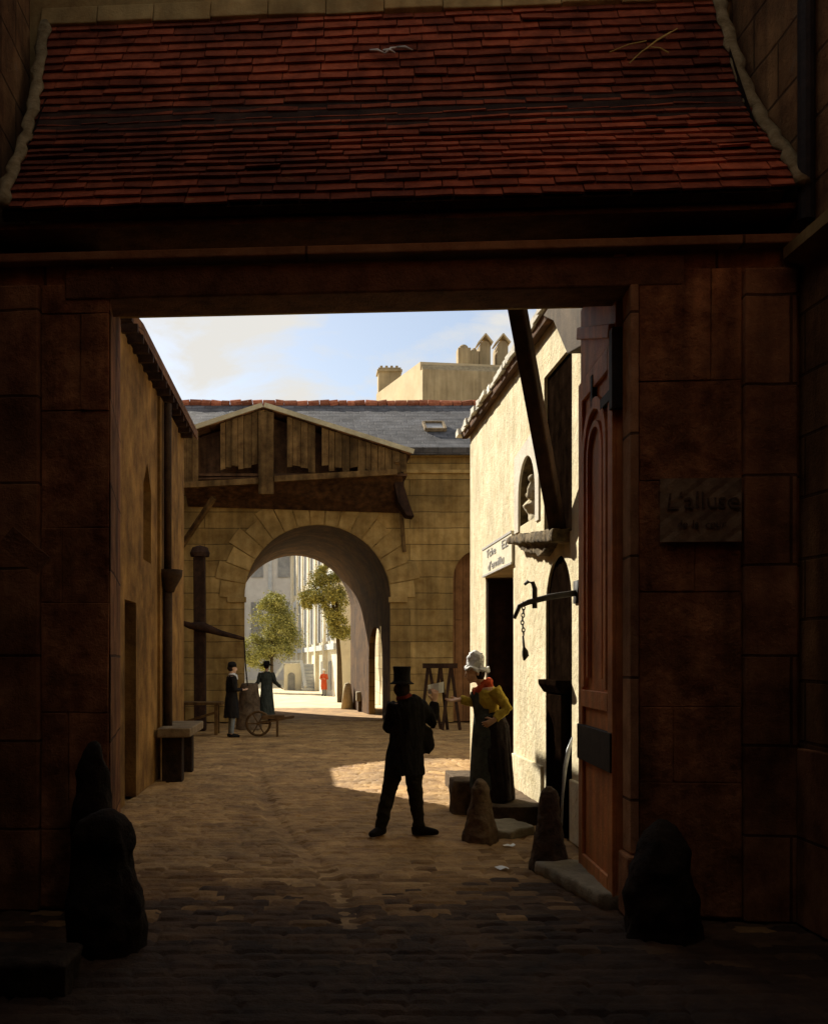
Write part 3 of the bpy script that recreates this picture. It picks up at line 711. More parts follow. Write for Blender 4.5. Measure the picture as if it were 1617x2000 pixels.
# iron bracket with chain
P0 = Vector((XW, 10.0, 2.47))
m = MB()
m.tube([P0 + Vector((0.05, 0, 0)), P0 + Vector((-0.28, 0, -0.05)), P0 + Vector((-0.48, 0, -0.10)), P0 + Vector((-0.57, 0, -0.14)), P0 + Vector((-0.62, 0, -0.26))], [0.03, 0.03, 0.027, 0.024, 0.018], 10)
m.tube([P0 + Vector((-0.42, 0, -0.16)), P0 + Vector((-0.42, 0, 0.03)), P0 + Vector((-0.44, 0, 0.09)), P0 + Vector((-0.49, 0, 0.10)), P0 + Vector((-0.52, 0, 0.07))], [0.025, 0.025, 0.022, 0.02, 0.014], 8)
m.box(XW - 0.02, XW + 0.02, 9.9, 10.1, 2.36, 2.58)
tag(m.build('iron_bracket', MT['iron'], smooth=True), 'black iron bracket arm with a hooked end projecting from the cream wall', 'bracket')
m = MB(); z = P0.z - 0.12
for i in range(9):
    cpt = Vector((P0.x - 0.535 + 0.006 * math.sin(i), 10.0, z - i * 0.036))
    ax = Vector((1, 0, 0)) if i % 2 else Vector((0, 1, 0))
    ring = [cpt + ax * (0.014 * math.cos(q)) + Vector((0, 0, 0.024 * math.sin(q))) for q in (2 * math.pi * k / 10 for k in range(11))]
    m.tube(ring, 0.006, 6)
m.tube([(P0.x - 0.535, 10, z - 0.31), (P0.x - 0.525, 10, z - 0.42), (P0.x - 0.515, 10, z - 0.46), (P0.x - 0.51, 10, z - 0.5), (P0.x - 0.525, 10, z - 0.55)], [0.01, 0.012, 0.03, 0.034, 0.008], 10)
tag(m.build('chain', MT['iron'], smooth=True), 'short black chain with a knob hanging from the iron bracket', 'chain')

def chip_build(m, name, material, **k): return chip(m.build(name, material, **k), 0.011)
# bollards, blocks and slabs by the right house
def bollard(px, py, Y0, h, r0, r1, label, name='stone_bollard'):
    X = (px - VX) / F * Y0
    m = MB(); m.lathe((X, Y0, -0.04), [(0.01, 0), (r0, 0), (r0 * 0.96, 0.1), (r1 * 1.12, h * 0.7), (r1, h * 0.9), (r1 * 0.75, h), (r1 * 0.3, h + 0.035), (0.01, h + 0.04)], 20, wob=0.12)
    return tag(chip_build(m, name, MT['mid_stone'], remesh=0.013, relax=2, rough_amt=0.012, rough_scale=8, smooth=True), label, 'bollard', 'conical stone bollards along the right wall')
bollard(938, 1640, 10.25, 0.62, 0.185, 0.085, 'conical worn stone bollard at the feet of the woman in yellow')
bollard(1072, 1700, 8.85, 0.72, 0.165, 0.085, 'tall conical stone bollard beside the red gate leaf')
m = MB(); m.box(1.70, 2.02, 11.95, 12.3, -0.03, 0.4)
rough_stone('stone_block', m, MT['mid_stone'], 'dark squared stone block with a pale top edge at the doorway', 'stone block', amt=0.02, vox=0.02)
m = MB(); m.box(2.0, 2.64, 11.2, 14.9, -0.03, 0.2)
rough_stone('door_step', m, MT['mid_stone'], 'long low stone step below the dark doorway of the cream house', 'step', amt=0.012, vox=0.025)
m = MB(); m.prism([(1.72, 10.95), (2.2, 11.05), (2.35, 10.6), (2.05, 10.3), (1.8, 10.5)], -0.03, 0.09)
rough_stone('flat_stone', m, MT['slab'], 'flat pale slab lying beside the conical bollard', 'stone', amt=0.02, vox=0.02)
m = MB(); pts = [at(1117, 1440, 9.7), at(1110, 1465, 9.6), at(1103, 1500, 9.5), at(1098, 1560, 9.45), at(1094, 1640, 9.5)]
pts[-1].z = 0.0
m.tube(pts, [(0.006, 0.005), (0.02, 0.006), (0.02, 0.007), (0.012, 0.01), (0.012, 0.012)], 8)
tag(m.build('scythe_blade', MT['steel'], smooth=True), 'thin pale curved steel blade standing against the arched doorway', 'blade')
for px, py, lab in ((985, 1655, 'white paper scrap on the dark setts just before the flat slab'), (970, 1700, 'crumpled white scrap on the dark setts left of the tall bollard')):
    Y = F * CAMZ / (py - VY); p = at(px, py, Y); m = MB()
    vs = [(p.x + i * 0.035 + random.uniform(-.01, .01), p.y + j * 0.04 + random.uniform(-.012, .012), 0.008 + random.random() * 0.02) for j in range(3) for i in range(4)]
    vs2 = [(a, b, c - 0.002) for a, b, c in vs]
    fs = [(j * 4 + i, j * 4 + i + 1, j * 4 + i + 5, j * 4 + i + 4) for j in range(2) for i in range(3)]
    m.add(vs, fs); m.add(vs2, fs)
    tag(m.build('paper_scrap', MT['paper']), lab, 'paper', 'paper scraps on the ground')

# straw and a pale twig on the gatehouse roof
def on_roof(px, py):
    lo, hi = 0.0, 1.0
    for _ in range(40):
        s = (lo + hi) / 2; p, d = roof_at(s); n_ = Vector((-d.y, d.x)); p = p + n_ * 0.06
        u = 0.5
        for _k in range(6):
            W = gl(u, p.x, p.y); u += (px - (VX + W.x / W.y * F)) / F * W.y
        W = gl(u, p.x, p.y)
        if VY - (W.z - CAMZ) / W.y * F > py: lo = s
        else: hi = s
    return W
m = MB()
for a, b in (((1190, 102), (1262, 80)), ((1240, 112), (1322, 56)), ((1255, 100), (1310, 62)), ((1270, 92), (1305, 103)), ((1228, 124), (1275, 86))):
    pa, pb = on_roof(*a), on_roof(*b); m.tube([pa, (pa + pb) / 2 + Vector((0, -0.01, 0.01)), pb], 0.005, 6)
tag(m.build('straw_wisp', MT['straw']), 'few dry straw stalks caught on the upper right roof tiles', 'straw')
m = MB()
for a, b in (((722, 98), (752, 104)), ((752, 104), (775, 92)), ((748, 98), (772, 103)), ((775, 92), (806, 98))):
    pa, pb = on_roof(*a), on_roof(*b); m.tube([pa, (pa + pb) / 2 + Vector((0, -0.008, 0.008)), pb], [0.007, 0.012, 0.004], 8)
tag(m.build('pale_twig', MT['eave_pale'], smooth=True), 'small pale broken twig lying near the middle of the upper roof tiles', 'twig')

# ------------------------------------------------------------------ arch building
YA = 30.0; sA = YA / F
def XA(px): return (px - VX) * sA
def ZA(py): return CAMZ + (VY - py) * sA
A = thing('arch_building', 'long ochre stone range with a round carriage arch across the end of the yard', 'building', (0, YA, 0))
SK = -0.089
c = MB(); ap = arch_poly(0.3, 2.13, -0.3, 3.64, 28)
c.prism(ap, 29.5, 40.0, lambda a, b, t: (a + SK * (t - 30), t, b))
cs = [c]
c = MB(); c.prism(arch_poly(32.8, 1.4, -0.3, 1.9, 12, 0.98), 1.0, 2.9, YZ); cs.append(c)
c = MB(); c.box(2.27, 3.4, 31.7, 40, -0.3, 3.1); cs.append(c)
c = MB(); c.prism(arch_poly(5.15, 0.88, -0.3, 4.2), 29.7, 30.45, XZ); cs.append(c)
m = MB(); m.box(-8, 10, 30.0, 38.8, 0, 7.75)
aw = m.build('wall', MT['ashlar'], A, cut=cs)
MT['vault_shade_stone'] = mat('shade_brown_vault_stone', (0.055, 0.026, 0.009), (0.16, 0.085, 0.03), 2.0, dirt=0.5, streak=0.3, bump=0.35)  # vault faces coloured dark, the passage shade put into their stone
aw.data.materials.append(MT['vault_shade_stone'])
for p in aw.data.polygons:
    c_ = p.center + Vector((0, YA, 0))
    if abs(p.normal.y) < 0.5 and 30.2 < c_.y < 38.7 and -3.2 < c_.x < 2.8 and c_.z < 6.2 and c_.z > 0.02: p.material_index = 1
m = MB(); m.box(4.2, 6.1, 30.32, 30.38, 0, 5.1); m.build('door', mat('brown_plank_door', (0.17, 0.075, 0.025), (0.30, 0.14, 0.05), 3, planks=('x', 6.0, 0.22, 0.012, 0.4), streak=0.3), A)
# voussoirs: radial blocks a little proud of the wall, stepped outside edge
m = MB(); nV = 17
for k in range(nV):
    a0 = math.pi * k / nV + 0.006; a1 = math.pi * (k + 1) / nV - 0.006
    ro = 3.05 if k % 2 else 2.86
    pts = [(0.3 - r * math.cos(q), 3.64 + r * math.sin(q)) for r, q in ((2.15, a0), (2.15, (a0 + a1) / 2), (2.15, a1), (ro, a1), (ro, (a0 + a1) / 2), (ro, a0))]
    m.prism(pts, 29.965, 30.003, XZ)
m.build('voussoirs', MT['ashlar_plain'], A, bevel=0.008)
for s, x0 in ((-1, 0.3 - 2.13), (1, 0.3 + 2.13)):
    m = MB(); m.box(x0 - 0.5 if s < 0 else x0 - 0.05, x0 + 0.05 if s < 0 else x0 + 0.5, 29.93, 30.0, 3.5, 3.66); m.build('impost', MT['ashlar_plain'], A, bevel=0.01)
m = MB(); m.box(-8.05, 10.05, 29.86, 30.1, 7.755, 7.9); m.box(-8.05, 10.05, 29.93, 30.0, 7.28, 7.38); m.box(-8.08, 10.08, 29.78, 30.1, 7.905, 7.98); m.build('cornice', MT['ashlar_plain'], A, bevel=0.01)
m = MB(); m.prism([(29.6, 7.96), (34, 10.3), (38.9, 7.9), (38.9, 7.75), (29.7, 7.78)], -8.3, 10.3, lambda a, b, t: (t, a, b))
ar = m.build('roof', MT['slate'], A)
m = MB(); xx = -8.3
while xx < 10.2:
    l_ = random.uniform(0.26, 0.42); m.tube([(xx, 34, 10.3 + random.uniform(-.02, .02)), (xx + l_ - 0.02, 34, 10.32 + random.uniform(-.02, .03))], [(0.15 + random.random() * .03, 0.14), (0.13, 0.12)], 10, flat=(0, 1, 0)); xx += l_
m.build('ridge_tiles', MT['ridge_tile'], ar, rough_amt=0.02, rough_scale=6)
sk_ = Vector(((848 - VX) / F * 31.4, 31.4, 8.93))
sd = Vector((0, 4.4, 2.34)).normalized(); sn = Vector((0, -2.34, 4.4)).normalized(); sxv = Vector((1, 0, 0))
m = MB()
for a, b in (((-0.3, -0.4), (-0.3, 0.4)), ((0.3, -0.4), (0.3, 0.4)), ((-0.3, -0.4), (0.3, -0.4)), ((-0.3, 0.4), (0.3, 0.4))):
    m.bar(sk_ + sxv * a[0] + sd * a[1] + sn * 0.06, sk_ + sxv * b[0] + sd * b[1] + sn * 0.06, 0.07, 0.1, up=sn)
sf = m.build('skylight', MT['bench_stone'], ar)
m = MB(); m.bar(sk_ - sd * 0.36 + sn * 0.045, sk_ + sd * 0.36 + sn * 0.045, 0.54, 0.02, up=sn); m.build('pane', MT['pane'], sf)

# timber gable hood over the arch
YG = 28.5
HD = thing('timber_hood', 'weathered boarded timber gable hood projecting over the carriage arch', 'hood', (0, YG, 6.4))
apx, lft, rgt = at(515, 797, YG), at(349, 852, YG), at(803, 888, YG)
m = MB()
for a, b in ((lft, apx), (apx, rgt)):
    d = (b - a).normalized(); up = Vector((-d.z, 0, d.x))
    vs = [a, b, b + up * 0.1, a + up * 0.1]
    bk = [v + Vector((0, 3.6, 0)) for v in vs]
    m.add(vs + bk, [(0, 1, 2, 3), (7, 6, 5, 4), (0, 4, 5, 1), (1, 5, 6, 2), (2, 6, 7, 3), (3, 7, 4, 0)])
m.build('roof', MT['roof_tile_dull'], HD)
m = MB()
for a, b in ((lft + Vector((-0.05, -0.08, 0)), apx + Vector((0, -0.08, 0.0))), (apx + Vector((0, -0.08, 0)), rgt + Vector((0.05, -0.08, 0)))):
    d = (b - a).normalized(); up = Vector((-d.z, 0, d.x)); m.bar(a + up * 0.07, b + up * 0.07, 0.06, 0.13, up=up)
m.build('barge_board', MT['pale_edge'], HD, rough_amt=0.015)
def rake_z(x):
    if x < apx.x: return lft.z + (apx.z - lft.z) * (x - lft.x) / (apx.x - lft.x)
    return apx.z + (rgt.z - apx.z) * (x - apx.x) / (rgt.x - apx.x)
m = MB(); x = lft.x + 0.02
gaps = [(392, 424), (536, 562), (612, 634)]
while x < rgt.x - 0.15:
    wd = random.uniform(0.15, 0.24)
    px = VX + (x + wd / 2) / YG * F
    if px < 390: zb = 6.66 + random.uniform(-.05, .05)
    elif px < 500: zb = 7.25 + random.uniform(-.18, .18)
    elif px < 540: zb = 6.5
    elif px < 640: zb = 7.2 + random.uniform(-.18, .1)
    else: zb = 7.12 + random.uniform(-.1, .08)
    gap = any(a < px < b for a, b in gaps)
    zt0, zt1 = rake_z(x) - 0.02, rake_z(x + wd) - 0.02
    if not gap and min(zt0, zt1) - zb > 0.06:
        yo = random.uniform(-0.02, 0.02)
        m.prism([(x, zb), (x + wd - 0.015, zb + random.uniform(-.04, .04)), (x + wd - 0.015, zt1), (x, zt0)], YG + 0.04 + yo, YG + 0.07 + yo, XZ)
    x += wd
    if x < -1.0 and x + 0.25 > -1.15 and m.v:
        m.build('cladding', MT['board'], HD); m = MB()
m.build('cladding', MT['board'], HD)
m = MB(); m.prism([(lft.x + 0.1, 6.98), (rgt.x - 0.2, 6.98), (rgt.x - 0.2, rgt.z - 0.06), (apx.x, apx.z - 0.08), (lft.x + 0.1, lft.z - 0.06)], YG + 0.55, YG + 0.6, XZ); m.build('shade_boarding', MT['hood_back'], HD)  # dark panel added behind the boards to stand for the hood's inner shade
m = MB(); m.box(at(505, 0, YG).x, at(535, 0, YG).x, YG - 0.05, YG + 0.03, 6.42, 8.7); m.build('post', MT['board'], HD, bevel=0.02)
m = MB()
for a, b in (((352, 948), (505, 940)), ((536, 936), (775, 922))): m.bar(at(*a, YG), at(*b, YG), 0.16, 0.16)
m.build('beam', MT['board'], HD)
m = MB(); m.box(lft.x + 0.1, rgt.x - 0.1, YG + 0.08, 30.0, 6.95, 7.02)
vs = [(lft.x + 0.1, YG + 0.1, 6.9), (rgt.x - 0.25, YG + 0.1, 7.0), (rgt.x + 0.05, 29.93, 6.15), (lft.x + 0.1, 29.93, 6.35)]
m.add(vs + [(a, b, c - 0.05) for a, b, c in vs], [(0, 1, 2, 3), (7, 6, 5, 4), (0, 4, 5, 1), (1, 5, 6, 2), (2, 6, 7, 3), (3, 7, 4, 0)])
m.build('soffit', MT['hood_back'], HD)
m = MB(); m.bar(at(418, 972, 28.9), at(348, 1078, 29.9), 0.13, 0.13); m.build('brace', MT['board'], HD)
m = MB(); m.bar(at(776, 900, YG), at(786, 1005, 29.6), 0.12, 0.12); m.bar(at(784, 1000, 29.85), at(790, 1078, 29.9), 0.1, 0.1); m.build('brace', MT['board'], HD)
m = MB()                                                  # curved bracket board at the right end
pl = [(772, 892), (800, 888), (786, 925), (787, 955), (796, 985), (806, 1012), (792, 1010), (776, 985), (768, 950)]
m.prism([(at(a, b, 29.2).x, at(a, b, 29.2).z) for a, b in pl], 28.8, 29.5, XZ); m.build('bracket_board', MT['dark_wood'], HD)

# ------------------------------------------------------------------ yard furniture
def bench(): 
    t = thing('stone_bench', 'worn pale stone bench against the left house wall', 'bench', (-1.98, 16, 0))
    m = MB(); m.box(-2.22, -1.72, 15.1, 17.0, 0.66, 0.8); m.build('seat', MT['bench_stone'], t, bevel=0.02, rough_amt=0.012)
    for y in (15.25, 16.6):
        m = MB(); m.box(-2.16, -1.86, y, y + 0.26, -0.02, 0.655); m.build('leg', MT['dark_stone'], t, bevel=0.02)
bench()
t = thing('work_table', 'plain wooden work table standing below the pump post', 'table', (-2.6, 25, 0))
m = MB(); m.box(-3.12, -2.06, 24.7, 25.4, 0.72, 0.79); m.build('table_top', MT['board'], t, bevel=0.01)
for x in (-3.05, -2.2):
    for y in (24.78, 25.28):
        m = MB(); m.bar((x, y, -0.02), (x, y, 0.72), 0.08); m.build('leg', MT['board'], t)
m = MB(); m.bar((-3.0, 24.8, 0.3), (-2.18, 24.8, 0.55), 0.06); m.build('stretcher', MT['board'], t)
YP = 26.6; 
PU = thing('yard_pump', 'tall dark wooden pump post with a long rocking lever and hanging rod', 'pump', at(392, 0, YP).xy.to_3d())
def pp(px, py, d=0): return at(px, py, YP + d)
m = MB(); a = pp(392, 1425); a.z = -0.02; b = pp(390, 1075); m.bar(a, b, 0.3, 0.3); m.build('post', MT['dark_wood'], PU, bevel=0.03)
m = MB(); m.lathe(pp(391, 1080), [(0.02, -0.1), (0.24, -0.1), (0.26, 0), (0.2, 0.14), (0.02, 0.2)], 14); m.build('cap', MT['dark_wood'], PU)
m = MB(); m.tube([pp(349, 1214, -.2), pp(372, 1222, -.22), pp(395, 1224, -.24), pp(430, 1236, -.2), pp(478, 1248, -.15)], [0.05, 0.09, 0.13, 0.08, 0.045], 10); m.build('lever', MT['dark_wood'], PU, smooth=True)
m = MB(); m.tube([pp(477, 1246, -.15), pp(480, 1300, -.1), pp(484, 1340, 0)], 0.018, 8); m.build('rod', MT['iron'], PU)
WX = at(487, 0, 26.9).x
m = MB(); m.lathe((WX, 26.9, -0.02), [(0.02, 0), (0.36, 0), (0.35, 0.1), (0.25, 1.12), (0.22, 1.22), (0.02, 1.22)], 18, wob=0.08)
tag(m.build('well_head', MT['mid_stone'], remesh=0.03, relax=1, rough_amt=0.02, smooth=True), 'brown tapering stone well head under the hanging pump rod', 'well head')
# wheelbarrow
BX = at(505, 0, 24.4).x
WB = thing('wheelbarrow', 'old wooden wheelbarrow with a spoked wheel in front of the well head', 'wheelbarrow', (BX, 24.4, 0))
m = MB(); ring = [(BX + 0.28 * math.cos(q), 24.35, 0.30 + 0.28 * math.sin(q)) for q in (2 * math.pi * k / 20 for k in range(21))]
m.tube(ring, 0.03, 8); wh = m.build('wheel', MT['cart_wood'], WB, smooth=True)
m = MB()
for k in range(3):
    q = math.pi * k / 3; m.bar((BX - 0.26 * math.cos(q), 24.35, 0.3 - 0.26 * math.sin(q)), (BX + 0.26 * math.cos(q), 24.35, 0.3 + 0.26 * math.sin(q)), 0.03)
m.build('spokes', MT['cart_wood'], wh)
m = MB(); m.box(BX + 0.1, BX + 0.62, 24.15, 24.6, 0.42, 0.5); m.build('tray', MT['cart_wood'], WB)
for y in (24.18, 24.56):
    m = MB(); m.bar((BX - 0.05, y, 0.3), (BX + 0.85, y, 0.46), 0.04); m.build('handle', MT['cart_wood'], WB)
    m = MB(); m.bar((BX + 0.45, y, -0.02), (BX + 0.45, y, 0.42), 0.045); m.build('leg', MT['cart_wood'], WB)
# trestle
YT = 27.0
TR = thing('saw_trestle', 'tall dark timber trestle with crossed legs against the ochre wall', 'trestle', (3.47, YT, 0))
m = MB(); m.bar((3.05, YT, 1.66), (3.95, YT, 1.66), 0.16, 0.13); m.build('top_beam', MT['dark_wood'], TR)
for x0, x1 in ((3.18, 2.98), (3.22, 3.52), (3.5, 3.3), (3.52, 3.72), (3.78, 3.55), (3.8, 4.02)):
    m = MB(); dy = random.uniform(-0.3, 0.3); m.bar((x0, YT, 1.6), (x1, YT + dy, -0.03), 0.075); m.build('leg', MT['dark_wood'], TR)
# stones inside the arch
m = MB(); m.lathe((1.5, 38.0, -0.02), [(0.02, 0), (0.24, 0), (0.16, 0.7), (0.11, 0.95), (0.02, 1.0)], 14, wob=0.1)
tag(m.build('arch_guard_stone', MT['plaster'], smooth=True, rough_amt=0.02), 'pale conical guard stone at the far right foot of the carriage arch', 'guard stone')
for i, (x, z, lab) in enumerate(((1.98, 0, 'dull brown stone block at the bottom of the stack inside the arch'), (1.93, 0.36, 'pale stone block on top of the stack inside the arch'))):
    m = MB(); m.box(x - 0.2, x + 0.17, 36.0, 36.5, z, z + 0.34)
    tag(m.build('stacked_block', MT['slab'] if i else MT['mid_stone'], bevel=0.03, rough_amt=0.02), lab, 'stone block', 'stone blocks stacked inside the arch')

# ------------------------------------------------------------------ court beyond the arch
CW = thing('court_wall', 'sunlit pale stone wall beyond the small side opening of the arch', 'wall', (2.95, 44, 0))
m = MB(); m.box(2.95, 3.5, 39.6, 49.8, 0, 5); m.build('masonry', mat('pale_court_ashlar', (0.6, 0.5, 0.32), (0.74, 0.64, 0.44), 1.2, joints=('y', 2.4, 0.5, 0.02, 0.6), dirt=0.2), CW)
PW = thing('palace_wing', 'pale cream palace wing with tall windows receding beyond the arch', 'palace', (1.45, 50, 0))
def wx(Y, o=0.0): return 5.25 - 0.076 * Y - o
def wall_strip(mb, y0, y1, z0, z1, o0, o1):
    mb.add([(wx(y, o), y, z) for z in (z0, z1) for y, o in ((y0, o0), (y1, o0), (y1, o1), (y0, o1))],
           [(0, 1, 2, 3), (7, 6, 5, 4), (0, 4, 5, 1), (1, 5, 6, 2), (2, 6, 7, 3), (3, 7, 4, 0)])
m = MB(); m.prism([(wx(50), 50), (wx(88), 88), (14, 88), (14, 50)], 0, 11.2); m.build('wall', MT['palace'], PW)
for z0, z1, o in ((2.35, 2.65, 0.18), (6.0, 6.4, 0.15), (10.7, 11.1, 0.3)):
    m = MB(); wall_strip(m, 49.85, 88, z0, z1, -0.02, o); m.build('string_course', MT['palace_trim'], PW)
for i in range(6):
    y = 51.5 + i * 5.4
    for z0, z1 in ((2.9, 5.75), (7.0, 10.3)):
        m = MB(); wall_strip(m, y, y + 1.9, z0, z1, -0.02, 0.05); f_ = m.build('window', MT['pane'], PW)
        m = MB(); wall_strip(m, y - 0.35, y - 0.01, z0 - 0.1, z1 + 0.2, -0.02, 0.16); wall_strip(m, y + 1.91, y + 2.25, z0 - 0.1, z1 + 0.2, -0.02, 0.16); wall_strip(m, y - 0.35, y + 2.25, z1 + 0.15, z1 + 0.35, -0.02, 0.19); m.build('frame', MT['palace_trim'], f_)
    m = MB(); wall_strip(m, y + 3.2, y + 3.9, 0, 10.68, -0.02, 0.22); m.build('pilaster', MT['palace'], PW)
for y in (52.5, 57.0):
    m = MB(); wall_strip(m, y, y + 1.3, 0.3, 1.75, -0.02, 0.05); m.build('basement_window', MT['pane'], PW)
# perron
PX, PY = -0.85, 62.0
PR = thing('outer_stair', 'small stone double outer stair with a dark arched door beneath its landing', 'stair', (PX, PY, 0))
m = MB(); m.box(PX - 0.55, PX + 0.5, PY, PY + 1.6, 0, 1.62); m.build('landing', MT['palace'], PR)
m = MB(); m.prism(arch_poly(PX - 0.1, 0.22, 0, 0.85), PY - 0.02, PY + 0.1, XZ); m.build('door', MT['pane'], PR)
m = MB()
for k in range(8): m.box(PX + 0.52, PX + 1.36, PY - 1.6 + k * 0.26, PY + 1.6, 0.2 * k, 0.2 * k + 0.19)
m.build('steps', MT['palace_trim'], PR)
m = MB(); m.bar((PX - 0.55, PY + 0.1, 1.6), (PX - 1.5, PY + 0.1, 0.15), 0.2, 0.16); m.bar((PX + 0.5, PY - 0.05, 1.75), (PX + 0.75, PY - 1.7, 0.25), 0.16, 0.16); m.bar((PX - 0.6, PY, 1.75), (PX + 0.55, PY, 1.75), 0.14, 0.12)
m.build('parapet', MT['palace_trim'], PR)
PF = thing('far_palace', 'tall grey-white palace front closing the court far beyond the arch', 'palace', (-6, 95, 0))
m = MB(); m.box(-25, 0, 95, 105, 0, 22); m.build('wall', MT['palace_far'], PF)
for x in (-9, -6.2, -3.6, -1.2):
    m = MB(); m.box(x, x + 0.35, 94.75, 95, 0, 21); m.build('pilaster', MT['palace_trim'], PF)
for x in (-8, -5.2, -2.7):
    for z in (3, 9.5):
        m = MB(); m.box(x, x + 1.1, 94.9, 95, z, z + 4.2); m.build('window', MT['pane'], PF)

def tree(label, base, trunk_top, blobs, n_leaf, size, seed):
    rnd = random.Random(seed)
    t = thing('court_tree', label, 'tree', base, 0, 'trees in the far court')
    b = Vector(base); tt = Vector(trunk_top)
    m = MB(); m.tube([b + Vector((0, 0, -0.05)), b * 0.5 + tt * 0.5 + Vector((0.05, 0, 0)), tt], [0.13, 0.1, 0.07], 10)
    for c, r in blobs:
        c = Vector(c)
        for _ in range(3):
            e = c + Vector((rnd.uniform(-.6, .6) * r[0], rnd.uniform(-.5, .5) * r[1], rnd.uniform(-.3, .6) * r[2]))
            m.tube([tt - Vector((0, 0, 0.3)), (tt + e) / 2 + Vector((0, 0, .1)), e], [0.06, 0.04, 0.015], 7)
    m.build('trunk', MT['bark'], t, smooth=True)
    m = MB()
    clumps = []
    for c, r in blobs:
        for _ in range(26):
            d = Vector((rnd.gauss(0, 1), rnd.gauss(0, 1), rnd.gauss(0, 1))).normalized() * rnd.uniform(0.45, 1.0)
            clumps.append((Vector(c) + Vector((d.x * r[0], d.y * r[1], d.z * r[2])), rnd.uniform(0.2, 0.38) * max(r)))
    for _ in range(n_leaf):
        c, r = rnd.choice(clumps)
        p = c + Vector((rnd.gauss(0, .5), rnd.gauss(0, .5), rnd.gauss(0, .42))) * r
        a = Vector((rnd.gauss(0, 1), rnd.gauss(0, 1), rnd.gauss(0, .6))).normalized()
        b2 = a.cross(Vector((rnd.gauss(0, 1), rnd.gauss(0, 1), rnd.gauss(0, 1)))).normalized()
        s = size * rnd.uniform(0.6, 1.3)
        m.add([p - a * s, p + b2 * s * 0.5, p + a * s, p - b2 * s * 0.5], [(0, 1, 2, 3)])
    m.build('crown', MT['leaf'], t)
tree('rounded yellow-green tree on the left of the far court', (-2.1, 58, 0), (-2.0, 58, 2.2),
     [((-1.9, 58, 4.0), (1.2, 1.1, 1.5)), ((-1.7, 58, 2.7), (1.35, 1.1, 1.1)), ((-2.9, 58, 2.3), (0.9, 0.8, 1.1)), ((-2.0, 57.8, 5.0), (0.8, 0.8, 0.6)), ((-1.3, 58, 3.4), (0.8, .8, 1.0))], 30000, 0.058, 3)
tree('leaning green tree with high foliage before the palace wing', (1.42, 44, 0), (1.25, 44, 3.6),
     [((0.7, 44, 4.8), (1.0, 0.8, 0.75)), ((1.15, 44, 4.1), (0.7, 0.6, 0.8)), ((1.35, 44, 3.2), (0.45, 0.4, 0.7)), ((0.15, 44, 4.5), (0.5, 0.5, 0.5)), ((1.0, 44, 5.5), (0.75, 0.6, 0.5))], 26000, 0.045, 5)

# house behind the slate roof
BG = thing('far_townhouse', 'tall tan town house with dormers and chimneys rising behind the slate roof', 'town house', (6.5, 58, 0))
m = MB(); m.prism([(6.53, 58), (4.40, 65.5), (22, 72), (22, 60)], 0, 18.3); m.build('wall', MT['bg_lit'], BG)
m = MB(); m.add([(6.53, 57.98, 12), (22, 59.98, 12), (22, 59.98, 18.3), (6.53, 57.98, 18.3), (6.53, 58.6, 18.85), (22, 60.6, 18.85)], [(0, 1, 2, 3), (3, 2, 5, 4), (0, 3, 4), (1, 5, 2), (0, 4, 5, 1)])
br = m.build('roof', MT['bg_brown'], BG)
m = MB(); m.prism([(6.45, 58.4), (4.42, 65.5), (22, 72), (22, 60.6)], 18.3, 18.84); m.build('attic', MT['bg_lit'], BG)
c0 = at(760, 768, 66)
m = MB(); m.box(c0.x - 0.72, c0.x + 0.72, 65.5, 66.6, 18.8, at(0, 722, 66).z); m.box(c0.x - 0.8, c0.x + 0.8, 65.4, 66.7, at(0, 730, 66).z, at(0, 726, 66).z)
for k in range(4): m.lathe((c0.x - 0.5 + k * 0.33, 66, at(0, 722, 66).z - 0.01), [(0.1, 0), (0.09, 0.25), (0.02, 0.26)], 8)
m.build('chimney', MT['bg_brown'], BG)
for px, w_, top in ((905, 0.75, 683), (925, 0.5, 690)):
    p = at(px, 703, 61); m = MB(); m.box(p.x - w_ / 2, p.x + w_ / 2, 60.6, 61.4, 18.8, at(0, top, 61).z)
    m.ball((p.x, 61, at(0, top, 61).z), (w_ * 0.42, 0.35, 0.3), 10); m.build('chimney', MT['bg_brown'], BG)
for px in (945, 979):
    p = at(px, 703, 61); zt = at(0, 675, 61).z; m = MB()
    m.prism(arch_poly(p.x, 0.32, 18.8, zt - 0.15, 8), 60.6, 62, XZ); dm = m.build('dormer', MT['bg_brown'], BG)
    m = MB(); za = at(0, 658, 61).z
    for s in (-1, 1): m.bar((p.x + s * 0.42, 61, zt), (p.x, 61, za), 1.3, 0.08, up=(0, 0, 1))
    m.build('dormer_roof', MT['bg_lit'], dm)

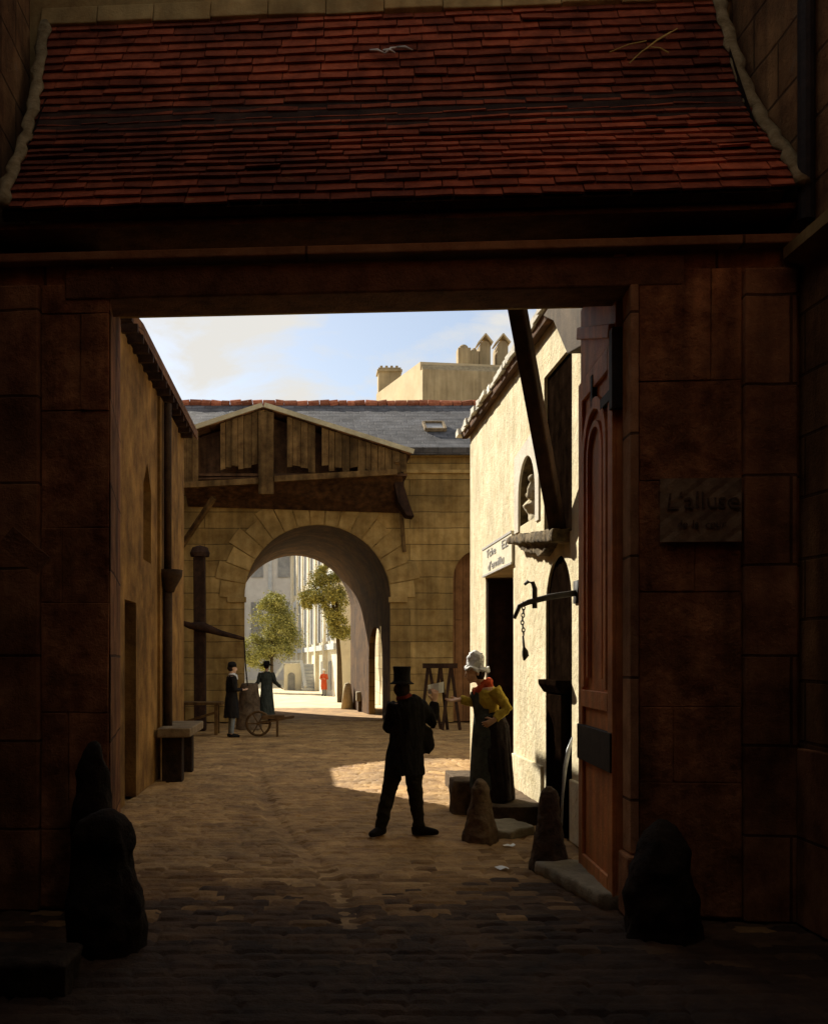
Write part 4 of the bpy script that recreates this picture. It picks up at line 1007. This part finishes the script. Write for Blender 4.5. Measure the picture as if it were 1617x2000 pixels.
# ------------------------------------------------------------------ people
def hand(mb, wrist, d, palm_n, s=1.0, curl=0.35, spread=0.12, thumb=1):
    d = Vector(d).normalized(); n = Vector(palm_n); n = (n - d * n.dot(d)).normalized(); side = d.cross(n)
    wv = Vector(wrist)
    mb.tube([wv - d * 0.02 * s, wv + d * 0.03 * s, wv + d * 0.07 * s, wv + d * 0.09 * s], [(0.026 * s, 0.02 * s), (0.036 * s, 0.016 * s), (0.04 * s, 0.014 * s), (0.036 * s, 0.012 * s)], 10, flat=side)
    for k, ln in enumerate((0.066, 0.076, 0.07, 0.054)):
        o = (k - 1.5) * 0.02 * s
        p = wv + d * 0.085 * s + side * o * thumb
        dd = (d + side * (k - 1.5) * spread * thumb).normalized(); pts = [p]
        for j in range(3):
            dd = (dd * math.cos(curl) + n * math.sin(curl)).normalized(); p = p + dd * ln * s * (0.45, 0.32, 0.23)[j]; pts.append(p)
        mb.tube(pts, [0.0095 * s, 0.009 * s, 0.0083 * s, 0.006 * s], 8)
    p = wv + d * 0.025 * s - side * 0.03 * s * thumb
    d1 = (d * 0.6 - side * 0.75 * thumb + n * 0.2).normalized(); d2 = (d * 0.9 - side * 0.2 * thumb + n * 0.4).normalized()
    mb.tube([p, p + d1 * 0.04 * s, p + d1 * 0.04 * s + d2 * 0.034 * s], [0.014 * s, 0.0115 * s, 0.007 * s], 8)

def head(mb, c, fwd, s=1.0):
    c = Vector(c); f = Vector(fwd).normalized(); up = Vector((0, 0, 1)); r = f.cross(up).normalized(); up = r.cross(f)
    M3 = Matrix((r, f, up)).transposed()
    def q(x, y, z): return c + M3 @ Vector((x, y, z)) * s
    mb.ball(q(0, -0.01, 0.03), (0.074 * s, 0.093 * s, 0.088 * s), 16, M3)
    mb.ball(q(0, 0.018, -0.03), (0.058 * s, 0.07 * s, 0.075 * s), 14, M3)
    mb.ball(q(0, 0.058, -0.085), (0.027 * s, 0.027 * s, 0.024 * s), 10, M3)
    mb.tube([q(0, 0.084, 0.028), q(0, 0.102, -0.01), q(0, 0.112, -0.026), q(0, 0.085, -0.034)], [0.010 * s, 0.013 * s, 0.016 * s, 0.012 * s], 8)
    for sx in (-1, 1):
        mb.ball(q(sx * 0.076, -0.01, -0.005), (0.010 * s, 0.02 * s, 0.031 * s), 8, M3)
        mb.ball(q(sx * 0.03, 0.075, 0.036), (0.022 * s, 0.012 * s, 0.008 * s), 8, M3)
    mb.tube([q(-0.022, 0.082, -0.056), q(0, 0.09, -0.055), q(0.022, 0.082, -0.056)], 0.007 * s, 8)
    return q

def folds(o, amt, sx=9.0, sz=2.2, slant=1.5):
    for v in o.data.vertices:
        p = v.co; q = Vector((p.x * sx + p.z * slant, p.y * sx, p.z * sz))
        r = 1 - abs(mnoise.noise(q)) * 2.2; r2 = 1 - abs(mnoise.noise(q * 2.1 + Vector((7, 3, 1)))) * 2.2
        v.co += v.normal * amt * (r + 0.5 * r2 - 0.7)
    return o
# --- the man with the paper, near, seen from behind
YM = 10.55; sM = YM / F
def mp_(px, py, d=0.0): return Vector(((px - VX) * sM, YM + d, CAMZ + (VY - py) * sM))
MAN = thing('person', 'man in dark coat, trousers and tall hat seen from behind holding up a white paper', 'person', (mp_(785, 0).x, YM, 0))
fw = Vector((0.45, 0.9, 0))
b = MB()
qh = head(b, mp_(786, 1343, 0.02), fw)
b.tube([mp_(788, 1352), mp_(791, 1366), mp_(795, 1376)], [0.055, 0.055, 0.08], 12)
b.tube([mp_(795, 1372), mp_(796, 1395), mp_(794, 1430), mp_(790, 1470), mp_(790, 1485)], [(0.15, 0.09), (0.17, 0.11), (0.14, 0.1), (0.165, 0.11), (0.13, 0.1)], 16)
Lh, Lk, La = mp_(776, 1480), mp_(759, 1552, 0.03), mp_(743, 1614, -0.02)
Rh, Rk, Ra = mp_(804, 1480), mp_(812, 1552, 0.03), mp_(818, 1612, 0)
for h_, k_, a_ in ((Lh, Lk, La), (Rh, Rk, Ra)):
    b.tube([h_, (h_ + k_) / 2, k_, (k_ * 2 + a_) / 3, a_], [0.085, 0.075, 0.056, 0.056, 0.038], 12)
Lto, Rto = La + Vector((-0.09, -0.13, 0)), Ra + Vector((0.15, -0.02, 0))
for a_, t_ in ((La, Lto), (Ra, Rto)):
    b.tube([Vector((a_.x, a_.y, 0.05)) - (t_ - a_).normalized() * 0.06, Vector((a_.x, a_.y, 0.05)), Vector((t_.x, t_.y, 0.035))], [0.03, 0.042, 0.03], 10)
rs, re_, rw_ = mp_(822, 1380), mp_(845, 1412, 0.06), mp_(851, 1371, 0.13)
ls, le, lw = mp_(771, 1380), mp_(761, 1420, 0.06), mp_(778, 1432, 0.27)
for s_, e_, w_ in ((rs, re_, rw_), (ls, le, lw)): b.tube([s_, (s_ + e_) / 2, e_, (e_ + w_) / 2, w_], [0.055, 0.05, 0.042, 0.036, 0.027], 10)
hand(b, rw_, (0.12, 0.15, 1), (-0.2, 1, 0), 1.0, 0.5, thumb=-1)
hand(b, lw, (0.6, 0.6, 0.1), (0, 0, 1), 1.0, 0.5)
b.build('body', MT['skin'], MAN, remesh=0.006, relax=2, smooth=True)
b = MB()                                                   # coat
b.tube([mp_(791, 1364), mp_(794, 1370), mp_(796, 1378), mp_(797, 1395), mp_(796, 1420), mp_(794, 1440), mp_(791, 1470), mp_(790, 1512)],
       [(0.09, 0.075), (0.15, 0.1), (0.185, 0.125), (0.19, 0.14), (0.168, 0.135), (0.165, 0.135), (0.188, 0.15), (0.205, 0.165)], 24)
for s_, e_, w_ in ((rs, re_, rw_), (ls, le, lw)): b.tube([s_ - (e_ - s_) * 0.15, (s_ + e_) / 2, e_, (e_ + w_) / 2, w_ + (w_ - e_) * -0.05], [0.085, 0.078, 0.07, 0.06, 0.052], 12)
b.tube([mp_(818, 1412, .02), mp_(832, 1432, .02), mp_(834, 1455, .02), mp_(829, 1472, .02)], [(0.05, 0.05), (0.075, 0.05), (0.08, 0.05), (0.06, 0.04)], 12)
kc = MB(); kc.prism([(mp_(784, 0).x, 0.4), (mp_(797, 0).x, 0.4), (mp_(791, 0).x, 0.78)], YM - 0.4, YM + 0.02, XZ)
folds(b.build('coat', MT['black_cloth'], MAN, remesh=0.010, relax=3, rough_amt=0.008, rough_scale=9, smooth=True), 0.012)
b = MB(); b.tube([mp_(788, 1353), mp_(789, 1360), mp_(791, 1368)], [(0.072, 0.068), (0.085, 0.078), (0.1, 0.085)], 18)
b.build('collar', MT['dull_red'], MAN, smooth=True, sub=1, rough_amt=0.006, rough_scale=14)
b = MB()
for h_, k_, a_ in ((Lh, Lk, La), (Rh, Rk, Ra)): b.tube([h_ + Vector((0, 0, .05)), (h_ + k_) / 2, k_, (k_ + a_) / 2, a_ + Vector((0, 0, -0.02))], [0.105, 0.092, 0.074, 0.07, 0.058], 14)
b.tube([mp_(790, 1455), mp_(790, 1490)], [(0.16, 0.12), (0.14, 0.11)], 16)
folds(b.build('trousers', MT['dark_trouser'], MAN, remesh=0.011, relax=2, rough_amt=0.008, rough_scale=10, smooth=True), 0.010, 7, 9)
for a_, t_ in ((La, Lto), (Ra, Rto)):
    d = Vector((t_.x - a_.x, t_.y - a_.y, 0)).normalized(); g0 = Vector((a_.x, a_.y, 0)); s_ = Vector((0, 0, 1)).cross(d)
    b = MB(); b.tube([g0 - d * 0.075 + Vector((0, 0, .045)), g0 + Vector((0, 0, .055)), g0 + d * 0.09 + Vector((0, 0, .045)), g0 + d * 0.17 + Vector((0, 0, .036)), g0 + d * 0.205 + Vector((0, 0, .03))],
                     [(0.035, 0.042), (0.046, 0.055), (0.05, 0.044), (0.042, 0.034), (0.02, 0.018)], 14, flat=s_)
    b.tube([g0 + Vector((0, 0, .05)), Vector((a_.x, a_.y, .13))], [0.05, 0.052], 12)
    b.build('boot', MT['black_cloth'], MAN, remesh=0.01, relax=2, smooth=True)
b = MB(); hc = mp_(785, 1334, 0.0); b.lathe(hc, [(0.01, 0.0), (0.098, -0.01), (0.122, -0.012), (0.126, -0.004), (0.098, 0.012), (0.088, 0.03), (0.086, 0.1), (0.094, 0.165), (0.088, 0.172), (0.02, 0.168)], 28, sy=1.08)
b.build('hat', MT['black_cloth'], MAN, smooth=True)
b = MB(); b.ball(mp_(785, 1346, -0.02), (0.086, 0.092, 0.085), 16); b.build('hair', MT['hair'], MAN, smooth=True, rough_amt=0.008, rough_scale=25)
pc = rw_ + Vector((0.02, 0.05, 0.125))
b = MB(); vs = []
for i in range(7):
    for z in (-0.04, 0.055): vs.append((pc.x - 0.08 + i * 0.028, pc.y + 0.012 * math.sin(i * 1.1), pc.z + z + 0.006 * i * (1 if z > 0 else 0.5) - 0.01))
fs = [(2 * i, 2 * i + 2, 2 * i + 3, 2 * i + 1) for i in range(6)]
b.add(vs, fs); b.add([(x, y + 0.0015, z) for x, y, z in vs], fs)
tag(b.build('paper_sheet', MT['paper']), 'small white sheet of paper held up in the right hand of the man in black', 'paper')

# --- the woman in yellow, facing left
YW = 11.75; sW = YW / F
def wp(px, py, d=0.0): return Vector(((px - VX) * sW, YW + d, CAMZ + (VY - py) * sW))
WO = thing('person', 'woman in yellow jacket, red neckerchief, white cap and dark apron leaning forward at the doorway', 'person', (wp(955, 0).x, YW, 0.2))
b = MB()
head(b, wp(927, 1314), (-1, -0.12, -0.12), 1.05)
b.tube([wp(932, 1322), wp(940, 1334), wp(946, 1345)], [0.05, 0.055, 0.08], 12)
b.tube([wp(948, 1342), wp(950, 1360), wp(955, 1388), wp(960, 1410), wp(960, 1425)], [(0.09, 0.15), (0.115, 0.165), (0.1, 0.13), (0.12, 0.17), (0.11, 0.16)], 16)
for dy in (-0.09, 0.09):
    h_ = wp(958, 1420, dy); k_ = wp(956, 1485, dy); a_ = Vector((wp(958, 0).x, YW + dy, 0.28))
    b.tube([h_, k_, a_], [0.085, 0.06, 0.04], 12)
    b.tube([Vector((a_.x + 0.05, a_.y, 0.245)), Vector((a_.x, a_.y, 0.25)), Vector((a_.x - 0.14, a_.y, 0.23))], [0.03, 0.04, 0.025], 10)
ns, ne, nw_ = wp(962, 1350, -0.15), wp(984, 1382, -0.2), wp(958, 1404, -0.22)
fs_, fe, fwr = wp(938, 1352, 0.13), wp(928, 1374, 0.06), wp(899, 1366, -0.02)
for s_, e_, w_ in ((ns, ne, nw_), (fs_, fe, fwr)): b.tube([s_, (s_ + e_) / 2, e_, (e_ + w_) / 2, w_], [0.055, 0.05, 0.04, 0.036, 0.027], 10)
hand(b, fwr + Vector((-0.01, 0, 0)), (-1, -0.15, -0.12), (-0.1, -0.3, 1), 1.1, 0.15, 0.25, thumb=-1)
hand(b, nw_, (-0.8, 0.25, -0.5), (0, 1, 0.1), 1.0, 0.3)
b.build('body', MT['skin'], WO, remesh=0.006, relax=2, smooth=True)
b = MB()
b.tube([wp(947, 1343), wp(949, 1352), wp(951, 1368), wp(955, 1388), wp(957, 1398)], [(0.1, 0.14), (0.125, 0.17), (0.13, 0.17), (0.108, 0.14), (0.118, 0.15)], 22)
for s_, e_, w_ in ((ns, ne, nw_), (fs_, fe, fwr)): b.tube([s_ - (e_ - s_) * 0.12, (s_ + e_) / 2, e_, (e_ + w_) / 2, w_ + (e_ - w_) * 0.08], [0.082, 0.07, 0.062, 0.054, 0.044], 12)
b.tube([fwr + Vector((0.07, 0, 0)), fwr + Vector((0.02, 0, 0)), fwr], [0.045, 0.06, 0.05], 12)
folds(b.build('jacket', MT['yellow_cloth'], WO, remesh=0.010, relax=2, rough_amt=0.006, rough_scale=11, smooth=True), 0.0065, 10, 12)
b = MB()
b.tube([wp(957, 1392), wp(959, 1402), wp(963, 1422), wp(965, 1470), wp(966, 1520), Vector((wp(967, 0).x, YW, 0.21))], [(0.12, 0.15), (0.145, 0.19), (0.17, 0.23), (0.185, 0.25), (0.2, 0.27), (0.21, 0.285)], 40)
for k in range(14):                                        # gathered folds
    q = 2 * math.pi * k / 14 + 0.2 * math.sin(k * 3)
    c_, s_ = math.cos(q), math.sin(q)
    b.tube([wp(959, 1400) + Vector((0.12 * c_, 0.16 * s_, 0)), wp(964, 1460) + Vector((0.165 * c_, 0.235 * s_, 0)), Vector((wp(967, 0).x + 0.19 * c_, YW + 0.27 * s_, 0.215))], [0.02, 0.03, 0.04], 8)
folds(b.build('skirt', MT['skirt'], WO, remesh=0.012, relax=3, rough_amt=0.006, rough_scale=7, smooth=True), 0.016, 9, 1.0, 0.4)
b = MB()                                                   # apron: shell on the front (left) side with a bib
rowsA = [(922, 1351, 0.09, 0.11), (920, 1362, 0.12, 0.14), (926, 1380, 0.13, 0.145), (928, 1396, 0.11, 0.16), (926, 1420, 0.13, 0.21), (923, 1460, 0.15, 0.245), (921, 1500, 0.16, 0.26), (920, 1538, 0.17, 0.275)]
vs = []; nA = 14
for px, py, dx, hw2 in rowsA:
    for i in range(nA + 1):
        tt = (i / nA - 0.5) * 2; 
        xx = (px - VX) * sW - 0.008 + dx * (tt * tt) * 1.1 + 0.008 * math.sin(i * 2.2)
        vs.append((xx, YW + hw2 * tt * 0.98 , CAMZ + (VY - py) * sW))
vs2 = [(x + 0.012, y, z) for x, y, z in vs]; W1 = nA + 1; nr = len(rowsA)
fs = [(j * W1 + i, j * W1 + i + 1, (j + 1) * W1 + i + 1, (j + 1) * W1 + i) for j in range(nr - 1) for i in range(nA)]
b.add(vs, fs); b.add(vs2, [f[::-1] for f in fs])
b.tube([wp(958, 1394, 0), wp(958, 1399, 0)], [(0.145, 0.172), (0.15, 0.178)], 24)
b.build('apron', MT['apron'], WO, smooth=True)
b = MB()
ring = []
for k in range(25):
    q = 2 * math.pi * k / 24; fx = (1 - math.cos(q)) / 2          # q = 0 back of the neck, pi the breast
    ring.append(wp(956 - 27 * fx, 1330 + 21 * fx, 0.115 * math.sin(q) * (1 - 0.35 * fx)))
b.tube(ring, [0.036 + 0.012 * math.sin(k * 1.3) for k in range(25)], 10)
b.tube([wp(954, 1332, 0.0), wp(948, 1342, 0.0)], [(0.07, 0.1), (0.1, 0.13)], 16)
b.tube([wp(930, 1350, -0.01), wp(926, 1357, -0.03), wp(925, 1364, -0.05)], [0.035, 0.03, 0.008], 8)
b.tube([wp(930, 1350, 0.0), wp(924, 1357, 0.02), wp(922, 1362, 0.04)], [0.03, 0.024, 0.008], 8)
b.build('neckerchief', MT['red_cloth'], WO, remesh=0.011, relax=2, rough_amt=0.012, rough_scale=14, smooth=True)
b = MB()
b.tube([wp(930, 1304), wp(929, 1296), wp(928, 1284), wp(929, 1275), wp(929, 1271)], [(0.085, 0.085), (0.1, 0.098), (0.098, 0.095), (0.07, 0.068), (0.02, 0.02)], 20)
ring = [wp(931, 1305) + Vector((0.118 * math.cos(q), 0.11 * math.sin(q), 0.018 * math.sin(5 * q) - 0.025 * (1 + math.cos(q)) * 0.5)) for q in (2 * math.pi * k / 24 for k in range(25))]
b.tube(ring, [(0.03, 0.02)] * 25, 8)
b.tube([wp(948, 1304), wp(952, 1312)], [(0.05, 0.07), (0.02, 0.04)], 12)
b.build('cap', MT['white_cloth'], WO, remesh=0.01, relax=1, rough_amt=0.016, rough_scale=18, smooth=True)
b = MB(); b.ball(wp(936, 1316), (0.07, 0.084, 0.08), 14); b.build('hair', MT['hair'], WO, smooth=True)

# --- smaller figures
def small_figure(label, X, Y, z0, H, turn, coat, legs, hatkind, coat_hem, skin=MT['skin'], hatmat=MT['black_cloth'], collar=None, vox=0.014, arms='front'):
    P = thing('person', label, 'person', (X, Y, z0))
    f = Vector((math.sin(turn), math.cos(turn), 0)); r_ = Vector((f.y, -f.x, 0)); k = H / 1.75
    def q(a, bb, z): return Vector((X, Y, z0)) + (r_ * a + f * bb + Vector((0, 0, z))) * k
    b = MB(); head(b, q(0, 0.02, 1.62), f, k)
    b.tube([q(0, 0, 1.56), q(0, 0, 1.48), q(0, 0, 1.43)], [0.05 * k, 0.052 * k, 0.08 * k], 10)
    b.tube([q(0, 0, 1.45), q(0, 0, 1.25), q(0, 0, 1.05), q(0, 0, 0.9)], [(0.15 * k, 0.09 * k), (0.16 * k, 0.1 * k), (0.13 * k, 0.09 * k), (0.15 * k, 0.1 * k)], 14, flat=r_)
    wr = []
    for s in (-1, 1):
        b.tube([q(s * 0.085, 0, 0.92), q(s * 0.09, 0.01, 0.5), q(s * 0.09, -0.02, 0.08)], [0.08 * k, 0.055 * k, 0.038 * k], 10)
        b.tube([q(s * 0.09, -0.07, 0.04), q(s * 0.09, 0, 0.05), q(s * 0.1, 0.14, 0.03)], [0.03 * k, 0.04 * k, 0.028 * k], 8)
        if arms == 'front': e, w_ = q(s * 0.24, 0.02, 1.12), q(s * 0.13, 0.24, 1.12)
        else: e, w_ = q(s * 0.27, 0.0, 1.14), q(s * 0.42, 0.12, 0.98)
        wr.append((q(s * 0.18, 0, 1.4), e, w_))
        b.tube([q(s * 0.18, 0, 1.4), e, w_], [0.05 * k, 0.042 * k, 0.027 * k], 10)
        hand(b, w_, (w_ - e), (0, 0, 1), k, 0.4, thumb=s)
    b.build('body', skin, P, remesh=0.009, relax=1, smooth=True)
    b = MB(); hem = coat_hem
    b.tube([q(0, 0, 1.47), q(0, 0, 1.42), q(0, 0, 1.25), q(0, 0, 1.05), q(0, 0, 0.85), q(0, -0.01, hem)], [(0.09 * k, 0.075 * k), (0.18 * k, 0.11 * k), (0.195 * k, 0.135 * k), (0.165 * k, 0.125 * k), (0.19 * k, 0.16 * k), ((0.2 if hem > 0.3 else 0.27) * k, (0.18 if hem > 0.3 else 0.26) * k)], 20, flat=r_)
    for s_, e_, w_ in wr: b.tube([s_ + (s_ - e_) * 0.1, e_, w_ * 0.9 + e_ * 0.1], [0.08 * k, 0.065 * k, 0.048 * k], 10)
    folds(b.build('coat' if hem > 0.3 else 'dress', coat, P, remesh=vox, relax=2, rough_amt=0.006, rough_scale=9, smooth=True), 0.014, 9, 1.5)
    if hem > 0.3:
        b = MB()
        for s in (-1, 1): b.tube([q(s * 0.085, 0, 0.9), q(s * 0.09, 0.01, 0.5), q(s * 0.09, -0.02, 0.09)], [0.095 * k, 0.068 * k, 0.05 * k], 10)
        b.build('stockings', legs, P, remesh=vox, relax=1, smooth=True)
    for s in (-1, 1):
        b = MB(); b.tube([q(s * 0.09, -0.09, 0.045), q(s * 0.09, 0, 0.055), q(s * 0.1, 0.17, 0.03)], [0.035 * k, 0.048 * k, 0.03 * k], 10); b.build('shoe', MT['black_cloth'], P, smooth=True)
    b = MB(); c_ = q(0, 0.01, 1.68)
    if hatkind == 'brim': b.lathe(c_, [(0.01, 0), (0.2 * k, -0.03 * k), (0.22 * k, -0.02 * k), (0.11 * k, 0.02 * k), (0.095 * k, 0.1 * k), (0.06 * k, 0.12 * k), (0.01, 0.12 * k)], 20, wob=0.1)
    elif hatkind == 'cap': b.lathe(c_, [(0.01, -0.02 * k), (0.105 * k, -0.02 * k), (0.105 * k, 0.03 * k), (0.08 * k, 0.09 * k), (0.01, 0.11 * k)], 16)
    b.build('hat', hatmat, P, smooth=True)
    b = MB(); b.ball(q(0, -0.02, 1.64), (0.085 * k, 0.085 * k, 0.09 * k), 12); b.build('hair', MT['hair'], P, smooth=True)
    if collar:
        b = MB(); b.tube([q(0, 0.01, 1.51), q(0, 0.015, 1.45)], [0.07 * k, 0.1 * k], 14); b.tube([q(0.03, 0.09, 1.47), q(0.04, 0.13, 1.36)], [0.035 * k, 0.02 * k], 8); b.build('collar', collar, P, smooth=True)
    return P
small_figure('man in long dark coat, white collar and blue-grey stockings beside the pump lever', at(453, 0, 24.0).x, 24.0, 0, 1.74, R(75), MT['black_cloth'], MT['grey_stocking'], 'cap', 0.46, collar=MT['white_cloth'])
small_figure('woman in broad hat and long dark dress standing under the carriage arch', at(521, 0, 31.5).x, 31.5, 0, 1.74, R(10), MT['apron'], None, 'brim', 0.05, arms='out')
small_figure('distant person in red coat standing by the outer stair', at(633, 0, 52).x, 52.0, 0, 1.35, R(200), MT['red_cloth'], MT['grey_stocking'], 'cap', 0.42, hatmat=MT['white_cloth'])
